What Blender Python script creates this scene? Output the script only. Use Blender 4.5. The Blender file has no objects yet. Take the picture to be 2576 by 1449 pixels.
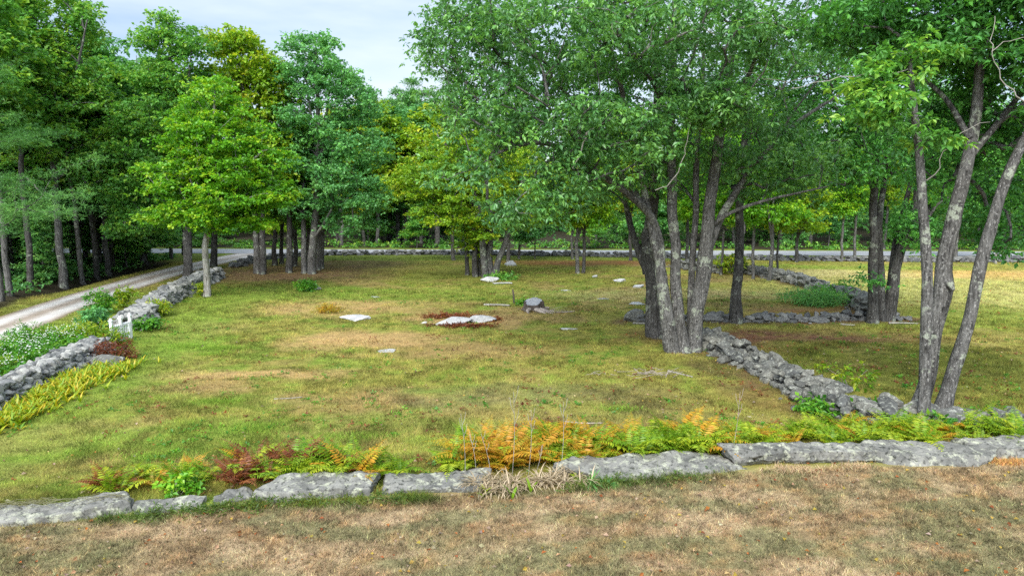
import bpy, math
import numpy as np
from mathutils import Vector

R = math.radians
S = bpy.context.scene
COL = S.collection
RNG = np.random.default_rng(11)

# ------------------------------------------------------------------ camera, sky, sun, exposure
CAM_H, PITCH = 5.1, 7.3
cam_d = bpy.data.cameras.new('camera'); cam = bpy.data.objects.new('camera', cam_d); COL.objects.link(cam)
cam_d.lens = 24; cam_d.sensor_width = 36; cam_d.clip_end = 3000; cam_d.clip_start = .05
cam.location = (0, 0, CAM_H); cam.rotation_euler = (R(90 - PITCH), 0, 0)
S.camera = cam
SUN_EL, SUN_AZ = 44, 195        # azimuth clockwise from +Y: light comes from behind the camera
world = bpy.data.worlds.new("World"); S.world = world; world.use_nodes = True
nt = world.node_tree; nt.nodes.clear()
def N(t, kind, **kw):
    n = t.nodes.new(kind)
    for k, v in kw.items():
        if k in n.inputs: n.inputs[k].default_value = v
        else: setattr(n, k, v)
    return n
wo = N(nt, 'ShaderNodeOutputWorld'); bg = N(nt, 'ShaderNodeBackground'); bg.inputs['Strength'].default_value = .093
sky = N(nt, 'ShaderNodeTexSky'); sky.sky_type = 'NISHITA'; sky.sun_disc = False
sky.sun_elevation = R(SUN_EL); sky.sun_rotation = R(SUN_AZ); sky.air_density = 1.0; sky.dust_density = 1.5
tc = N(nt, 'ShaderNodeTexCoord'); mp = N(nt, 'ShaderNodeMapping'); mp.inputs['Scale'].default_value = (1, 1, 4.5)
mp.inputs['Rotation'].default_value = (0, R(6), 0)
nz = N(nt, 'ShaderNodeTexNoise'); nz.inputs['Scale'].default_value = 2.1; nz.inputs['Detail'].default_value = 7; nz.inputs['Roughness'].default_value = .52
cr = N(nt, 'ShaderNodeValToRGB'); cr.color_ramp.elements[0].position = .34; cr.color_ramp.elements[1].position = .62
cr.color_ramp.elements[0].color = (.2, .2, .2, 1); cr.color_ramp.elements[1].color = (1, 1, 1, 1)
mx = N(nt, 'ShaderNodeMixRGB'); mx.inputs['Color2'].default_value = (4.9, 5.6, 6.5, 1)
nt.links.new(tc.outputs['Generated'], mp.inputs['Vector']); nt.links.new(mp.outputs[0], nz.inputs['Vector'])
nt.links.new(nz.outputs['Fac'], cr.inputs['Fac']); nt.links.new(cr.outputs['Color'], mx.inputs['Fac'])
nt.links.new(sky.outputs[0], mx.inputs['Color1'])
# the cloud sheet is brighter towards the veiled sun, behind the camera
dt = N(nt, 'ShaderNodeVectorMath'); dt.operation = 'DOT_PRODUCT'; nt.links.new(tc.outputs['Generated'], dt.inputs[0])
dt.inputs[1].default_value = (math.sin(R(SUN_AZ)) * math.cos(R(SUN_EL)), math.cos(R(SUN_AZ)) * math.cos(R(SUN_EL)), math.sin(R(SUN_EL)))
gl = N(nt, 'ShaderNodeMapRange'); gl.interpolation_type = 'SMOOTHSTEP'; nt.links.new(dt.outputs['Value'], gl.inputs['Value'])
for k_, v_ in (('From Min', .1), ('From Max', 1.), ('To Min', 1.), ('To Max', 2.6)): gl.inputs[k_].default_value = v_
gm = N(nt, 'ShaderNodeVectorMath'); gm.operation = 'SCALE'; nt.links.new(mx.outputs[0], gm.inputs[0]); nt.links.new(gl.outputs[0], gm.inputs['Scale'])
nt.links.new(gm.outputs[0], bg.inputs['Color']); nt.links.new(bg.outputs[0], wo.inputs[0])
sun_d = bpy.data.lights.new('sun', 'SUN'); sun_d.energy = 2.7; sun_d.angle = R(42); sun_d.color = (1, .96, .88)
sun = bpy.data.objects.new('sun', sun_d); COL.objects.link(sun)
_d = Vector((math.sin(R(SUN_AZ)) * math.cos(R(SUN_EL)), math.cos(R(SUN_AZ)) * math.cos(R(SUN_EL)), math.sin(R(SUN_EL))))
sun.rotation_euler = (-_d).to_track_quat('-Z', 'Y').to_euler()
S.view_settings.view_transform = 'Standard'; S.view_settings.look = 'None'; S.view_settings.gamma = 1
S.view_settings.exposure = 1.0
S.cycles.max_bounces = 8; S.cycles.diffuse_bounces = 6; S.cycles.glossy_bounces = 2; S.cycles.transmission_bounces = 6
S.cycles.use_denoising = False; S.cycles.use_adaptive_sampling = True; S.cycles.adaptive_threshold = .012; S.cycles.adaptive_min_samples = 48

# ------------------------------------------------------------------ small helpers
def smooth(a, b, x):
    t = np.clip((np.asarray(x, float) - a) / (b - a), 0, 1); return t * t * (3 - 2 * t)
def _hash(ix, iy, seed):
    h = (ix.astype(np.int64) * 374761393 + iy.astype(np.int64) * 668265263 + seed * 974711) & 0xffffffff
    h = ((h ^ (h >> 13)) * 1274126177) & 0xffffffff
    return ((h ^ (h >> 16)) & 0xffff) / 65535.
def vn(x, y, seed=0):
    x = np.asarray(x, float); y = np.asarray(y, float)
    ix, iy = np.floor(x), np.floor(y); fx, fy = x - ix, y - iy
    fx = fx * fx * (3 - 2 * fx); fy = fy * fy * (3 - 2 * fy)
    a, b = _hash(ix, iy, seed), _hash(ix + 1, iy, seed); c, d = _hash(ix, iy + 1, seed), _hash(ix + 1, iy + 1, seed)
    return (a * (1 - fx) + b * fx) * (1 - fy) + (c * (1 - fx) + d * fx) * fy
def fbm(x, y, seed=0, o=4):
    s, a, t = 0, 1, 0
    for k in range(o):
        s = s + a * vn(x * 2 ** k + 17.3 * k, y * 2 ** k - 9.1 * k, seed + k); t += a; a *= .5
    return s / t

F_PX, CU, CV = 1717.3, 1288., 724.5      # the photograph read in a 2576 x 1449 grid
_p = R(PITCH)
def ray(u, v):
    x, z = (u - CU) / F_PX, -(v - CV) / F_PX
    return np.array([x, math.cos(_p) + z * math.sin(_p), -math.sin(_p) + z * math.cos(_p)])
def W(u, v, Y):
    d = ray(u, v); t = Y / d[1]; return np.array([d[0] * t, Y, CAM_H + d[2] * t])
def flat(u, v):
    d = ray(u, v); t = -CAM_H / d[2]; return np.array([d[0] * t, d[1] * t])
_sl = np.array([flat(u, v) for u, v in [(-500, 1345), (0, 1318), (320, 1296), (500, 1286), (640, 1266), (940, 1262), (1200, 1240), (1430, 1225), (1700, 1196), (1880, 1186), (2240, 1172), (2400, 1178), (2576, 1160), (3000, 1150)]])
def slab_y(x): 
    x = np.asarray(x, float); e = np.interp(x, _sl[:, 0], _sl[:, 1])
    return e + np.where(x > _sl[-1, 0], (x - _sl[-1, 0]) * .25, 0) + np.where(x < _sl[0, 0], (x - _sl[0, 0]) * .15, 0)
FIELD = -.28
def hz(x, y):
    x = np.asarray(x, float); y = np.asarray(y, float)
    s = y - slab_y(x) - .25
    drop = smooth(0, 4.5, s)
    und = (fbm(x * .09, y * .09, 5, 3) - .5) * .35 * smooth(1, 5, s) * (1 - smooth(56, 62, y)) * (1 - smooth(40, 60, np.abs(x)))
    drv = smooth(-13, -18, x - (-(y - 20) * .12)) * (1 - smooth(56, 62, y))
    dd = x - drive_x(y)
    ditch = -.55 * np.exp(-((dd + 4.2) / 1.1) ** 2) * smooth(36, 42, y) * (1 - smooth(54, 60, y))
    lawn = (fbm(x * .25, y * .25, 9, 3) - .5) * .07 * (1 - smooth(-1.2, -.2, s))
    hill = 7 * smooth(95, 170, y)
    return FIELD * drop + und * (1 - drv) + lawn + ditch + hill
_dv = []
def drive_x(y): return np.interp(y, _dy, _dx)
def _flz(u, v, z):
    d = ray(u, v); t = (z - CAM_H) / d[2]; return d[0] * t, d[1] * t
_c = [_flz(u, v, FIELD) for u, v in [(-60, 850), (110, 786), (235, 743), (400, 693), (500, 667), (590, 648), (650, 637)]]
_dy = np.array([-30, 5] + [c[1] for c in _c] + [90]); _dx = np.array([_c[0][0] + 9, _c[0][0] + 4] + [c[0] for c in _c] + [_c[-1][0] + .5])
def G(u, v):
    """world point on the ground seen at (u, v)"""
    d = ray(u, v); o = np.array([0, 0, CAM_H]); t = np.linspace(5, 160, 3000)
    P = o + d * t[:, None]; h = hz(P[:, 0], P[:, 1]); k = np.argmax(P[:, 2] < h)
    a, b = P[k - 1, 2] - h[k - 1], h[k] - P[k, 2]; w = a / max(a + b, 1e-9)
    q = P[k - 1] * (1 - w) + P[k] * w; q[2] = float(hz(q[0], q[1])); return q
def gz(x, y): return float(hz(x, y))

def mk(name, V, faces, mats=None, attrs=None, smooth_sh=False, cols=None, fmat=None):
    """mesh data from arrays; faces is a list of (n,3) / (n,4) int arrays"""
    me = bpy.data.meshes.new(name); V = np.asarray(V, np.float32)
    me.vertices.add(len(V)); me.vertices.foreach_set('co', V.ravel())
    faces = [np.asarray(f, np.int32) for f in faces if len(f)]
    li = np.concatenate([f.ravel() for f in faces]); tot = np.concatenate([np.full(len(f), f.shape[1], np.int32) for f in faces])
    st = np.concatenate([[0], np.cumsum(tot)[:-1]]).astype(np.int32)
    me.loops.add(len(li)); me.loops.foreach_set('vertex_index', li)
    me.polygons.add(len(tot)); me.polygons.foreach_set('loop_start', st); me.polygons.foreach_set('loop_total', tot)
    me.polygons.foreach_set('use_smooth', np.full(len(tot), smooth_sh, bool))
    for m in (mats or []): me.materials.append(m)
    if fmat is not None: me.polygons.foreach_set('material_index', np.asarray(fmat, np.int32))
    for k, a in (attrs or {}).items():
        at = me.attributes.new(k, 'FLOAT', 'POINT'); at.data.foreach_set('value', np.asarray(a, np.float32))
    for k, a in (cols or {}).items():
        at = me.attributes.new(k, 'FLOAT_COLOR', 'POINT'); c4 = np.ones((len(V), 4), np.float32); c4[:, :3] = a
        at.data.foreach_set('color', c4.ravel())
    me.update(calc_edges=True); me.validate()
    return me
def ob(name, me, parent=None, loc=(0, 0, 0), label=None, cat=None, group=None, kind=None, rot=(0, 0, 0), sc=1):
    o = bpy.data.objects.new(name, me); COL.objects.link(o); o.location = [float(c) for c in loc]; o.rotation_euler = rot
    o.scale = (sc, sc, sc) if np.isscalar(sc) else [float(c) for c in sc]
    if parent: o.parent = parent
    for k, v in (('label', label), ('category', cat), ('group', group), ('kind', kind)):
        if v: o[k] = v
    return o
def thing(name, label, cat, loc=(0, 0, 0), group=None, rot=(0, 0, 0), sc=1): return ob(name, None, None, loc, label, cat, group, None, rot, sc)
def dup(src, loc, label=None, rz=0., sc=1., mats=None):
    r = src.copy(); COL.objects.link(r); r.location = [float(c) for c in loc]; r.rotation_euler = (0, 0, rz)
    r.scale = (sc, sc, sc) if np.isscalar(sc) else [float(c) for c in sc]
    if label: r['label'] = label
    for ch in src.children:
        c = ch.copy(); COL.objects.link(c); c.parent = r
        if mats and c.name.split('.')[0] in mats:
            c.material_slots[0].link = 'OBJECT'; c.material_slots[0].material = mats[c.name.split('.')[0]]
        for g in ch.children:
            e = g.copy(); COL.objects.link(e); e.parent = c
    return r
class Acc:
    """collects pieces into one mesh"""
    def __init__(s): s.V = []; s.Q = []; s.T = []; s.n = 0; s.A = []
    def add(s, V, Q=None, T=None, a=None):
        V = np.asarray(V, float); s.V.append(V)
        if Q is not None and len(Q): s.Q.append(np.asarray(Q) + s.n)
        if T is not None and len(T): s.T.append(np.asarray(T) + s.n)
        s.A.append(np.zeros(len(V)) if a is None else np.broadcast_to(np.asarray(a, float), (len(V),)))
        s.n += len(V)
    def mesh(s, name, mats, smooth_sh=False):
        return mk(name, np.concatenate(s.V), ([np.concatenate(s.Q)] if s.Q else []) + ([np.concatenate(s.T)] if s.T else []), mats, {'tone': np.concatenate(s.A)}, smooth_sh)
def catmull(P, step):
    P = np.asarray(P, float); out = []
    Q = np.vstack([2 * P[0] - P[1], P, 2 * P[-1] - P[-2]])
    for i in range(1, len(Q) - 2):
        n = max(1, int(np.linalg.norm(Q[i + 1, :3] - Q[i, :3]) / step)); t = np.arange(n)[:, None] / n
        a, b, c, d = Q[i - 1], Q[i], Q[i + 1], Q[i + 2]
        out.append(.5 * (2 * b + (c - a) * t + (2 * a - 5 * b + 4 * c - d) * t ** 2 + (3 * b - a - 3 * c + d) * t ** 3))
    return np.vstack(out + [P[-1:]])
def tube(P, rad, sides, cap=True, lump=0., seed=0, flare=0.):
    P = np.asarray(P, float); n = len(P); rad = np.asarray(rad, float)
    T = np.gradient(P, axis=0); T /= np.linalg.norm(T, axis=1)[:, None] + 1e-9
    ref = np.array([.31, .95, .03]) if abs(T[:, 2]).mean() > .5 else np.array([.05, .1, 1.])
    A = np.cross(T, ref); A /= np.linalg.norm(A, axis=1)[:, None] + 1e-9; B = np.cross(T, A)
    th = np.arange(sides) * 2 * math.pi / sides
    rr = np.repeat(rad[:, None], sides, 1)
    L = np.concatenate([[0], np.cumsum(np.linalg.norm(np.diff(P, axis=0), axis=1))])
    if lump:
        k = vn(np.tile(np.cos(th) * 1.6 + 5, (n, 1)) + L[:, None] * .35, np.tile(np.sin(th) * 1.6 + 3, (n, 1)) + L[:, None] * .5, seed) - .5
        k2 = vn(np.tile(np.cos(th) * 4 + 5, (n, 1)) + L[:, None] * 2.2, np.tile(np.sin(th) * 4 + 3, (n, 1)) - L[:, None] * 1.2, seed + 3) - .5
        rr = rr * (1 + lump * k + lump * .6 * k2)
    if flare:
        rr = rr * (1 + flare * np.exp(-L / .28)[:, None] * (1 + .5 * np.sin(th * 5 + seed)[None, :] + .3 * np.sin(th * 3 + 2 * seed)[None, :]))
    V = P[:, None, :] + rr[:, :, None] * (A[:, None, :] * np.cos(th)[None, :, None] + B[:, None, :] * np.sin(th)[None, :, None])
    i = np.arange(n - 1)[:, None] * sides; j = np.arange(sides)[None, :]; j2 = (j + 1) % sides
    Q = np.stack([i + j, i + j2, i + sides + j2, i + sides + j], -1).reshape(-1, 4)
    V = V.reshape(-1, 3); Tr = np.zeros((0, 3), int)
    if cap:
        V = np.vstack([V, P[-1] + T[-1] * rad[-1] * .6]); b = (n - 1) * sides
        Tr = np.stack([b + np.arange(sides), b + (np.arange(sides) + 1) % sides, np.full(sides, n * sides)], -1)
    return V, Q, Tr
def unit(a): return a / (np.linalg.norm(a, axis=-1, keepdims=True) + 1e-9)
def leaves(P, axis, nor, L, Wd, fold=.25, tone=None):
    """kite-shaped leaves folded along the midrib"""
    axis = unit(axis); side = unit(np.cross(axis, nor)); nor = np.cross(side, axis)
    L = np.asarray(L)[:, None]; Wd = np.asarray(Wd)[:, None]
    m = P + axis * L * .45
    V = np.stack([P, m - side * Wd * .5 + nor * Wd * fold, P + axis * L - nor * L * .08, m + side * Wd * .5 + nor * Wd * fold], 1).reshape(-1, 3)
    i = np.arange(len(P))[:, None] * 4
    T = np.concatenate([i + np.array([0, 1, 2]), i + np.array([0, 2, 3])])
    return V, T, np.repeat(np.zeros(len(P)) if tone is None else tone, 4)

# ------------------------------------------------------------------ materials
def mat(name):
    m = bpy.data.materials.new(name); m.use_nodes = True; t = m.node_tree; t.nodes.clear()
    return m, t, N(t, 'ShaderNodeOutputMaterial')
def ramp(t, fac, stops):
    r = N(t, 'ShaderNodeValToRGB'); e = r.color_ramp.elements
    while len(e) < len(stops): e.new(.5)
    for k, (p, c) in enumerate(stops): e[k].position = p; e[k].color = (*c, 1)
    t.links.new(fac, r.inputs['Fac']); return r.outputs['Color']
def noise(t, scale, detail=4, rough=.55, vec=None):
    n = N(t, 'ShaderNodeTexNoise'); n.inputs['Scale'].default_value = scale; n.inputs['Detail'].default_value = detail; n.inputs['Roughness'].default_value = rough
    if vec is not None: t.links.new(vec, n.inputs['Vector'])
    return n.outputs['Fac']
def mixc(t, fac, a, b, mode='MIX'):
    m = N(t, 'ShaderNodeMixRGB'); m.blend_type = mode
    for s, v in (('Fac', fac), ('Color1', a), ('Color2', b)):
        if hasattr(v, 'is_output'): t.links.new(v, m.inputs[s])
        else: m.inputs[s].default_value = v if s == 'Fac' else (*v, 1)
    return m.outputs['Color']
def leaf_mat(name, stops, trans=.42, gloss=.45, tw=(1.15, 1.1, .5)):
    m, t, o = mat(name)
    a = N(t, 'ShaderNodeAttribute'); a.attribute_name = 'tone'
    oi = N(t, 'ShaderNodeObjectInfo')
    ad = N(t, 'ShaderNodeMath'); ad.operation = 'MULTIPLY_ADD'; t.links.new(oi.outputs['Random'], ad.inputs[0]); ad.inputs[1].default_value = .22; t.links.new(a.outputs['Fac'], ad.inputs[2])
    c = ramp(t, ad.outputs[0], stops)
    p = N(t, 'ShaderNodeBsdfPrincipled'); p.inputs['Roughness'].default_value = .42; p.inputs['Specular IOR Level'].default_value = gloss
    tr = N(t, 'ShaderNodeBsdfTranslucent'); t.links.new(c, p.inputs['Base Color'])
    t.links.new(mixc(t, 1., c, tw, 'MULTIPLY'), tr.inputs['Color'])
    ms = N(t, 'ShaderNodeMixShader'); ms.inputs[0].default_value = trans
    t.links.new(p.outputs[0], ms.inputs[1]); t.links.new(tr.outputs[0], ms.inputs[2]); t.links.new(ms.outputs[0], o.inputs[0]); return m
def bump(t, p, h, strength, dist):
    b = N(t, 'ShaderNodeBump'); b.inputs['Strength'].default_value = strength; b.inputs['Distance'].default_value = dist
    t.links.new(h, b.inputs['Height']); t.links.new(b.outputs[0], p.inputs['Normal'])
def bark_mat(name, dark, mid, pale, lichen=.35, sc=1.):
    m, t, o = mat(name); tcx = N(t, 'ShaderNodeTexCoord')
    mpx = N(t, 'ShaderNodeMapping'); mpx.inputs['Scale'].default_value = (1, 1, .16); t.links.new(tcx.outputs['Object'], mpx.inputs['Vector'])
    mp2 = N(t, 'ShaderNodeMapping'); mp2.inputs['Scale'].default_value = (1, 1, .55); t.links.new(tcx.outputs['Object'], mp2.inputs['Vector'])
    n1 = noise(t, 15 * sc, 8, .72, mpx.outputs[0]); c = ramp(t, n1, [(.36, dark), (.48, mid), (.66, pale)])
    n0 = noise(t, 1.3, 4, .6, tcx.outputs['Object']); c = mixc(t, .8, c, ramp(t, n0, [(.3, (.6, .58, .56)), (.7, (1.35, 1.36, 1.36))]), 'MULTIPLY')
    n4 = noise(t, 24 * sc, 6, .7, mp2.outputs[0]); fl = ramp(t, n4, [(.55, (0, 0, 0)), (.63, (.75, .75, .75))]); c = mixc(t, fl, c, tuple(min(.5, 2.0 * q) for q in pale))
    n2 = noise(t, 1.7, 5, .6, tcx.outputs['Object']); n3 = noise(t, 9, 4, .6, tcx.outputs['Object'])
    l1 = ramp(t, n2, [(.57, (0, 0, 0)), (.60, (1, 1, 1))]); l2 = ramp(t, n3, [(.42, (0, 0, 0)), (.52, (1, 1, 1))])
    lm = mixc(t, 1., l1, l2, 'MULTIPLY'); lm = mixc(t, 1., lm, (lichen,) * 3, 'MULTIPLY')
    c = mixc(t, lm, c, (.36, .40, .31))
    p = N(t, 'ShaderNodeBsdfPrincipled'); p.inputs['Roughness'].default_value = .92; p.inputs['Specular IOR Level'].default_value = .15
    t.links.new(c, p.inputs['Base Color']); bump(t, p, n1, 1., .06); t.links.new(p.outputs[0], o.inputs[0]); return m
def rock_mat(name, lo, hi, lich=(.52, .54, .46), dark=(.05, .05, .05), la=.5, da=.6, sc=1.):
    m, t, o = mat(name); g = N(t, 'ShaderNodeNewGeometry'); pos = g.outputs['Position']
    oi = N(t, 'ShaderNodeObjectInfo')
    n1 = noise(t, 3.5 * sc, 6, .65, pos); c = ramp(t, n1, [(.3, lo), (.7, hi)])
    a = N(t, 'ShaderNodeAttribute'); a.attribute_name = 'tone'
    c = mixc(t, 1., c, ramp(t, a.outputs['Fac'], [(0, (.62, .64, .68)), (1, (1.35, 1.33, 1.28))]), 'MULTIPLY')
    n2 = noise(t, 11 * sc, 6, .7, pos); c = mixc(t, mixc(t, 1., ramp(t, n2, [(.52, (0, 0, 0)), (.62, (1, 1, 1))]), (la,) * 3, 'MULTIPLY'), c, lich)
    n3 = noise(t, 23 * sc, 5, .7, pos); c = mixc(t, mixc(t, 1., ramp(t, n3, [(.52, (0, 0, 0)), (.66, (1, 1, 1))]), (da,) * 3, 'MULTIPLY'), c, dark)
    p = N(t, 'ShaderNodeBsdfPrincipled'); p.inputs['Roughness'].default_value = .9; p.inputs['Specular IOR Level'].default_value = .2
    t.links.new(c, p.inputs['Base Color']); bump(t, p, n2, .6, .04); t.links.new(p.outputs[0], o.inputs[0]); return m
def plain(name, stops, scale=8, rough=.85, strength=.4, dist=.01):
    m, t, o = mat(name); tcx = N(t, 'ShaderNodeTexCoord'); n = noise(t, scale, 6, .6, tcx.outputs['Object'])
    p = N(t, 'ShaderNodeBsdfPrincipled'); p.inputs['Roughness'].default_value = rough
    t.links.new(ramp(t, n, stops), p.inputs['Base Color']); bump(t, p, n, strength, dist); t.links.new(p.outputs[0], o.inputs[0]); return m
def vcol_mat(name, fine=60, amt=.55, rough=.95, bd=.02, trans=0.):
    m, t, o = mat(name); a = N(t, 'ShaderNodeAttribute'); a.attribute_name = 'Col'; g = N(t, 'ShaderNodeNewGeometry')
    c = a.outputs['Color']; p = N(t, 'ShaderNodeBsdfPrincipled'); p.inputs['Roughness'].default_value = rough; p.inputs['Specular IOR Level'].default_value = .12
    if amt:
        n = noise(t, fine, 5, .75, g.outputs['Position']); n2 = noise(t, fine * .12, 5, .65, g.outputs['Position'])
        c = mixc(t, amt, c, ramp(t, n, [(.3, (.35, .33, .3)), (.7, (1.6, 1.6, 1.6))]), 'MULTIPLY')
        c = mixc(t, amt * .8, c, ramp(t, n2, [(.3, (.5, .5, .48)), (.7, (1.45, 1.4, 1.4))]), 'MULTIPLY')
        bump(t, p, n, .5, bd)
    t.links.new(c, p.inputs['Base Color'])
    if trans:
        tr = N(t, 'ShaderNodeBsdfTranslucent'); t.links.new(c, tr.inputs['Color']); ms = N(t, 'ShaderNodeMixShader'); ms.inputs[0].default_value = trans
        t.links.new(p.outputs[0], ms.inputs[1]); t.links.new(tr.outputs[0], ms.inputs[2]); t.links.new(ms.outputs[0], o.inputs[0])
    else: t.links.new(p.outputs[0], o.inputs[0])
    return m
M_ground = vcol_mat('ground', fine=38, amt=.8); M_blade = vcol_mat('grass_blades', amt=0, trans=.4)
M_oak = leaf_mat('oak_leaves', [(0, (0.050, 0.146, 0.050)), (.5, (0.109, 0.294, 0.084)), (1, (0.233, 0.495, 0.093))], gloss=.8)
M_oakd = leaf_mat('dark_oak_leaves', [(0, (0.048, 0.168, 0.043)), (.5, (0.095, 0.305, 0.061)), (1, (0.199, 0.549, 0.083))], gloss=.45)
M_maple = leaf_mat('maple_leaves', [(0, (0.064, 0.213, 0.017)), (.5, (0.151, 0.408, 0.017)), (1, (0.404, 0.550, 0.029))], trans=.42)
M_gold = leaf_mat('yellowing_maple_leaves', [(0, (0.112, 0.247, 0.015)), (.5, (0.242, 0.428, 0.021)), (1, (0.558, 0.550, 0.034))], trans=.42)
M_ash = leaf_mat('ash_leaves', [(0, (0.069, 0.209, 0.072)), (.5, (0.123, 0.352, 0.109)), (1, (0.244, 0.549, 0.156))])
M_wood = leaf_mat('wood_leaves', [(0, (0.073, 0.217, 0.043)), (.5, (0.141, 0.379, 0.060)), (1, (0.359, 0.550, 0.063))])
M_dark = leaf_mat('understory_leaves', [(0, (0.074, 0.228, 0.077)), (.5, (0.150, 0.404, 0.100)), (1, (0.313, 0.550, 0.129))])
M_pine = leaf_mat('pine_needles', [(0, (0.048, 0.162, 0.038)), (.5, (0.097, 0.276, 0.061)), (1, (0.196, 0.421, 0.082))], trans=.2)
M_shrub = leaf_mat('shrub_leaves', [(0, (.04, .16, .015)), (.5, (.08, .27, .02)), (1, (.22, .42, .03))])
M_weed = leaf_mat('weed_leaves', [(0, (.04, .09, .015)), (.5, (.09, .16, .02)), (1, (.22, .24, .05))])
M_rust = leaf_mat('rust_leaves', [(0, (.09, .025, .012)), (.5, (.18, .05, .02)), (1, (.30, .10, .03))])
M_fern_g = leaf_mat('fern_green', [(0, (.07, .19, .012)), (.4, (.20, .34, .015)), (1, (.50, .50, .03))])
M_fern_o = leaf_mat('fern_orange', [(0, (.20, .22, .015)), (.35, (.40, .30, .02)), (.7, (.54, .25, .025)), (1, (.55, .48, .03))])
M_fern_b = leaf_mat('fern_brown', [(0, (.10, .03, .015)), (.5, (.22, .07, .025)), (1, (.34, .13, .04))])
M_bed = leaf_mat('yellow_strap_leaves', [(0, (.07, .20, .015)), (.4, (.22, .36, .015)), (.7, (.45, .45, .02)), (1, (.60, .34, .03))])
M_dry = leaf_mat('withered_leaves', [(0, (.10, .12, .05)), (.3, (.26, .20, .12)), (1, (.50, .40, .27))], trans=.2)
M_bark = bark_mat('grey_bark', (.022, .021, .02), (.08, .078, .074), (.16, .157, .148), .6)
M_barkd = bark_mat('dark_bark', (.013, .0125, .012), (.05, .048, .045), (.10, .097, .091), .45)
M_barkp = bark_mat('pale_bark', (.08, .075, .065), (.22, .21, .185), (.34, .325, .29), .6, .7)
M_bare = plain('bare_wood', [(.3, (.16, .15, .13)), (.7, (.33, .31, .27))], 6)
M_stone = rock_mat('fieldstone', (.052, .052, .047), (.165, .166, .15), la=.4, da=.65)
M_stonep = rock_mat('pale_fieldstone', (.10, .10, .098), (.27, .272, .258), la=.35, da=.55)
M_stoned = rock_mat('shaded_fieldstone', (.065, .066, .068), (.155, .157, .155), la=.25, da=.5)
M_slab = rock_mat('granite_slab', (.072, .073, .068), (.215, .213, .195), (.35, .36, .27), (.022, .024, .02), .85, .95, .55)
M_ledge = rock_mat('ledge_rock', (.26, .265, .27), (.48, .48, .475), la=.2, da=.5)
M_white = plain('white_paint', [(.3, (.70, .71, .72)), (.7, (.83, .83, .83))], 9, .6, .1)
M_petal = plain('white_petals', [(.3, (.75, .74, .72)), (.7, (.86, .85, .83))], 3, .7, 0)
M_stick = plain('dead_stick', [(.3, (.16, .13, .11)), (.7, (.36, .31, .26))], 7)
M_post = plain('weathered_post', [(.3, (.03, .022, .018)), (.7, (.09, .07, .055))], 10)
def road_mat():
    m, t, o = mat('asphalt'); g = N(t, 'ShaderNodeNewGeometry'); n = noise(t, .6, 6, .6, g.outputs['Position']); n2 = noise(t, 30, 3, .6, g.outputs['Position'])
    c = mixc(t, .4, ramp(t, n, [(.3, (.25, .255, .27)), (.7, (.33, .335, .345))]), ramp(t, n2, [(.3, (.6, .6, .6)), (.7, (1.3, 1.3, 1.3))]), 'MULTIPLY')
    p = N(t, 'ShaderNodeBsdfPrincipled'); p.inputs['Roughness'].default_value = .85; t.links.new(c, p.inputs['Base Color']); t.links.new(p.outputs[0], o.inputs[0]); return m
M_road = road_mat()

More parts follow.
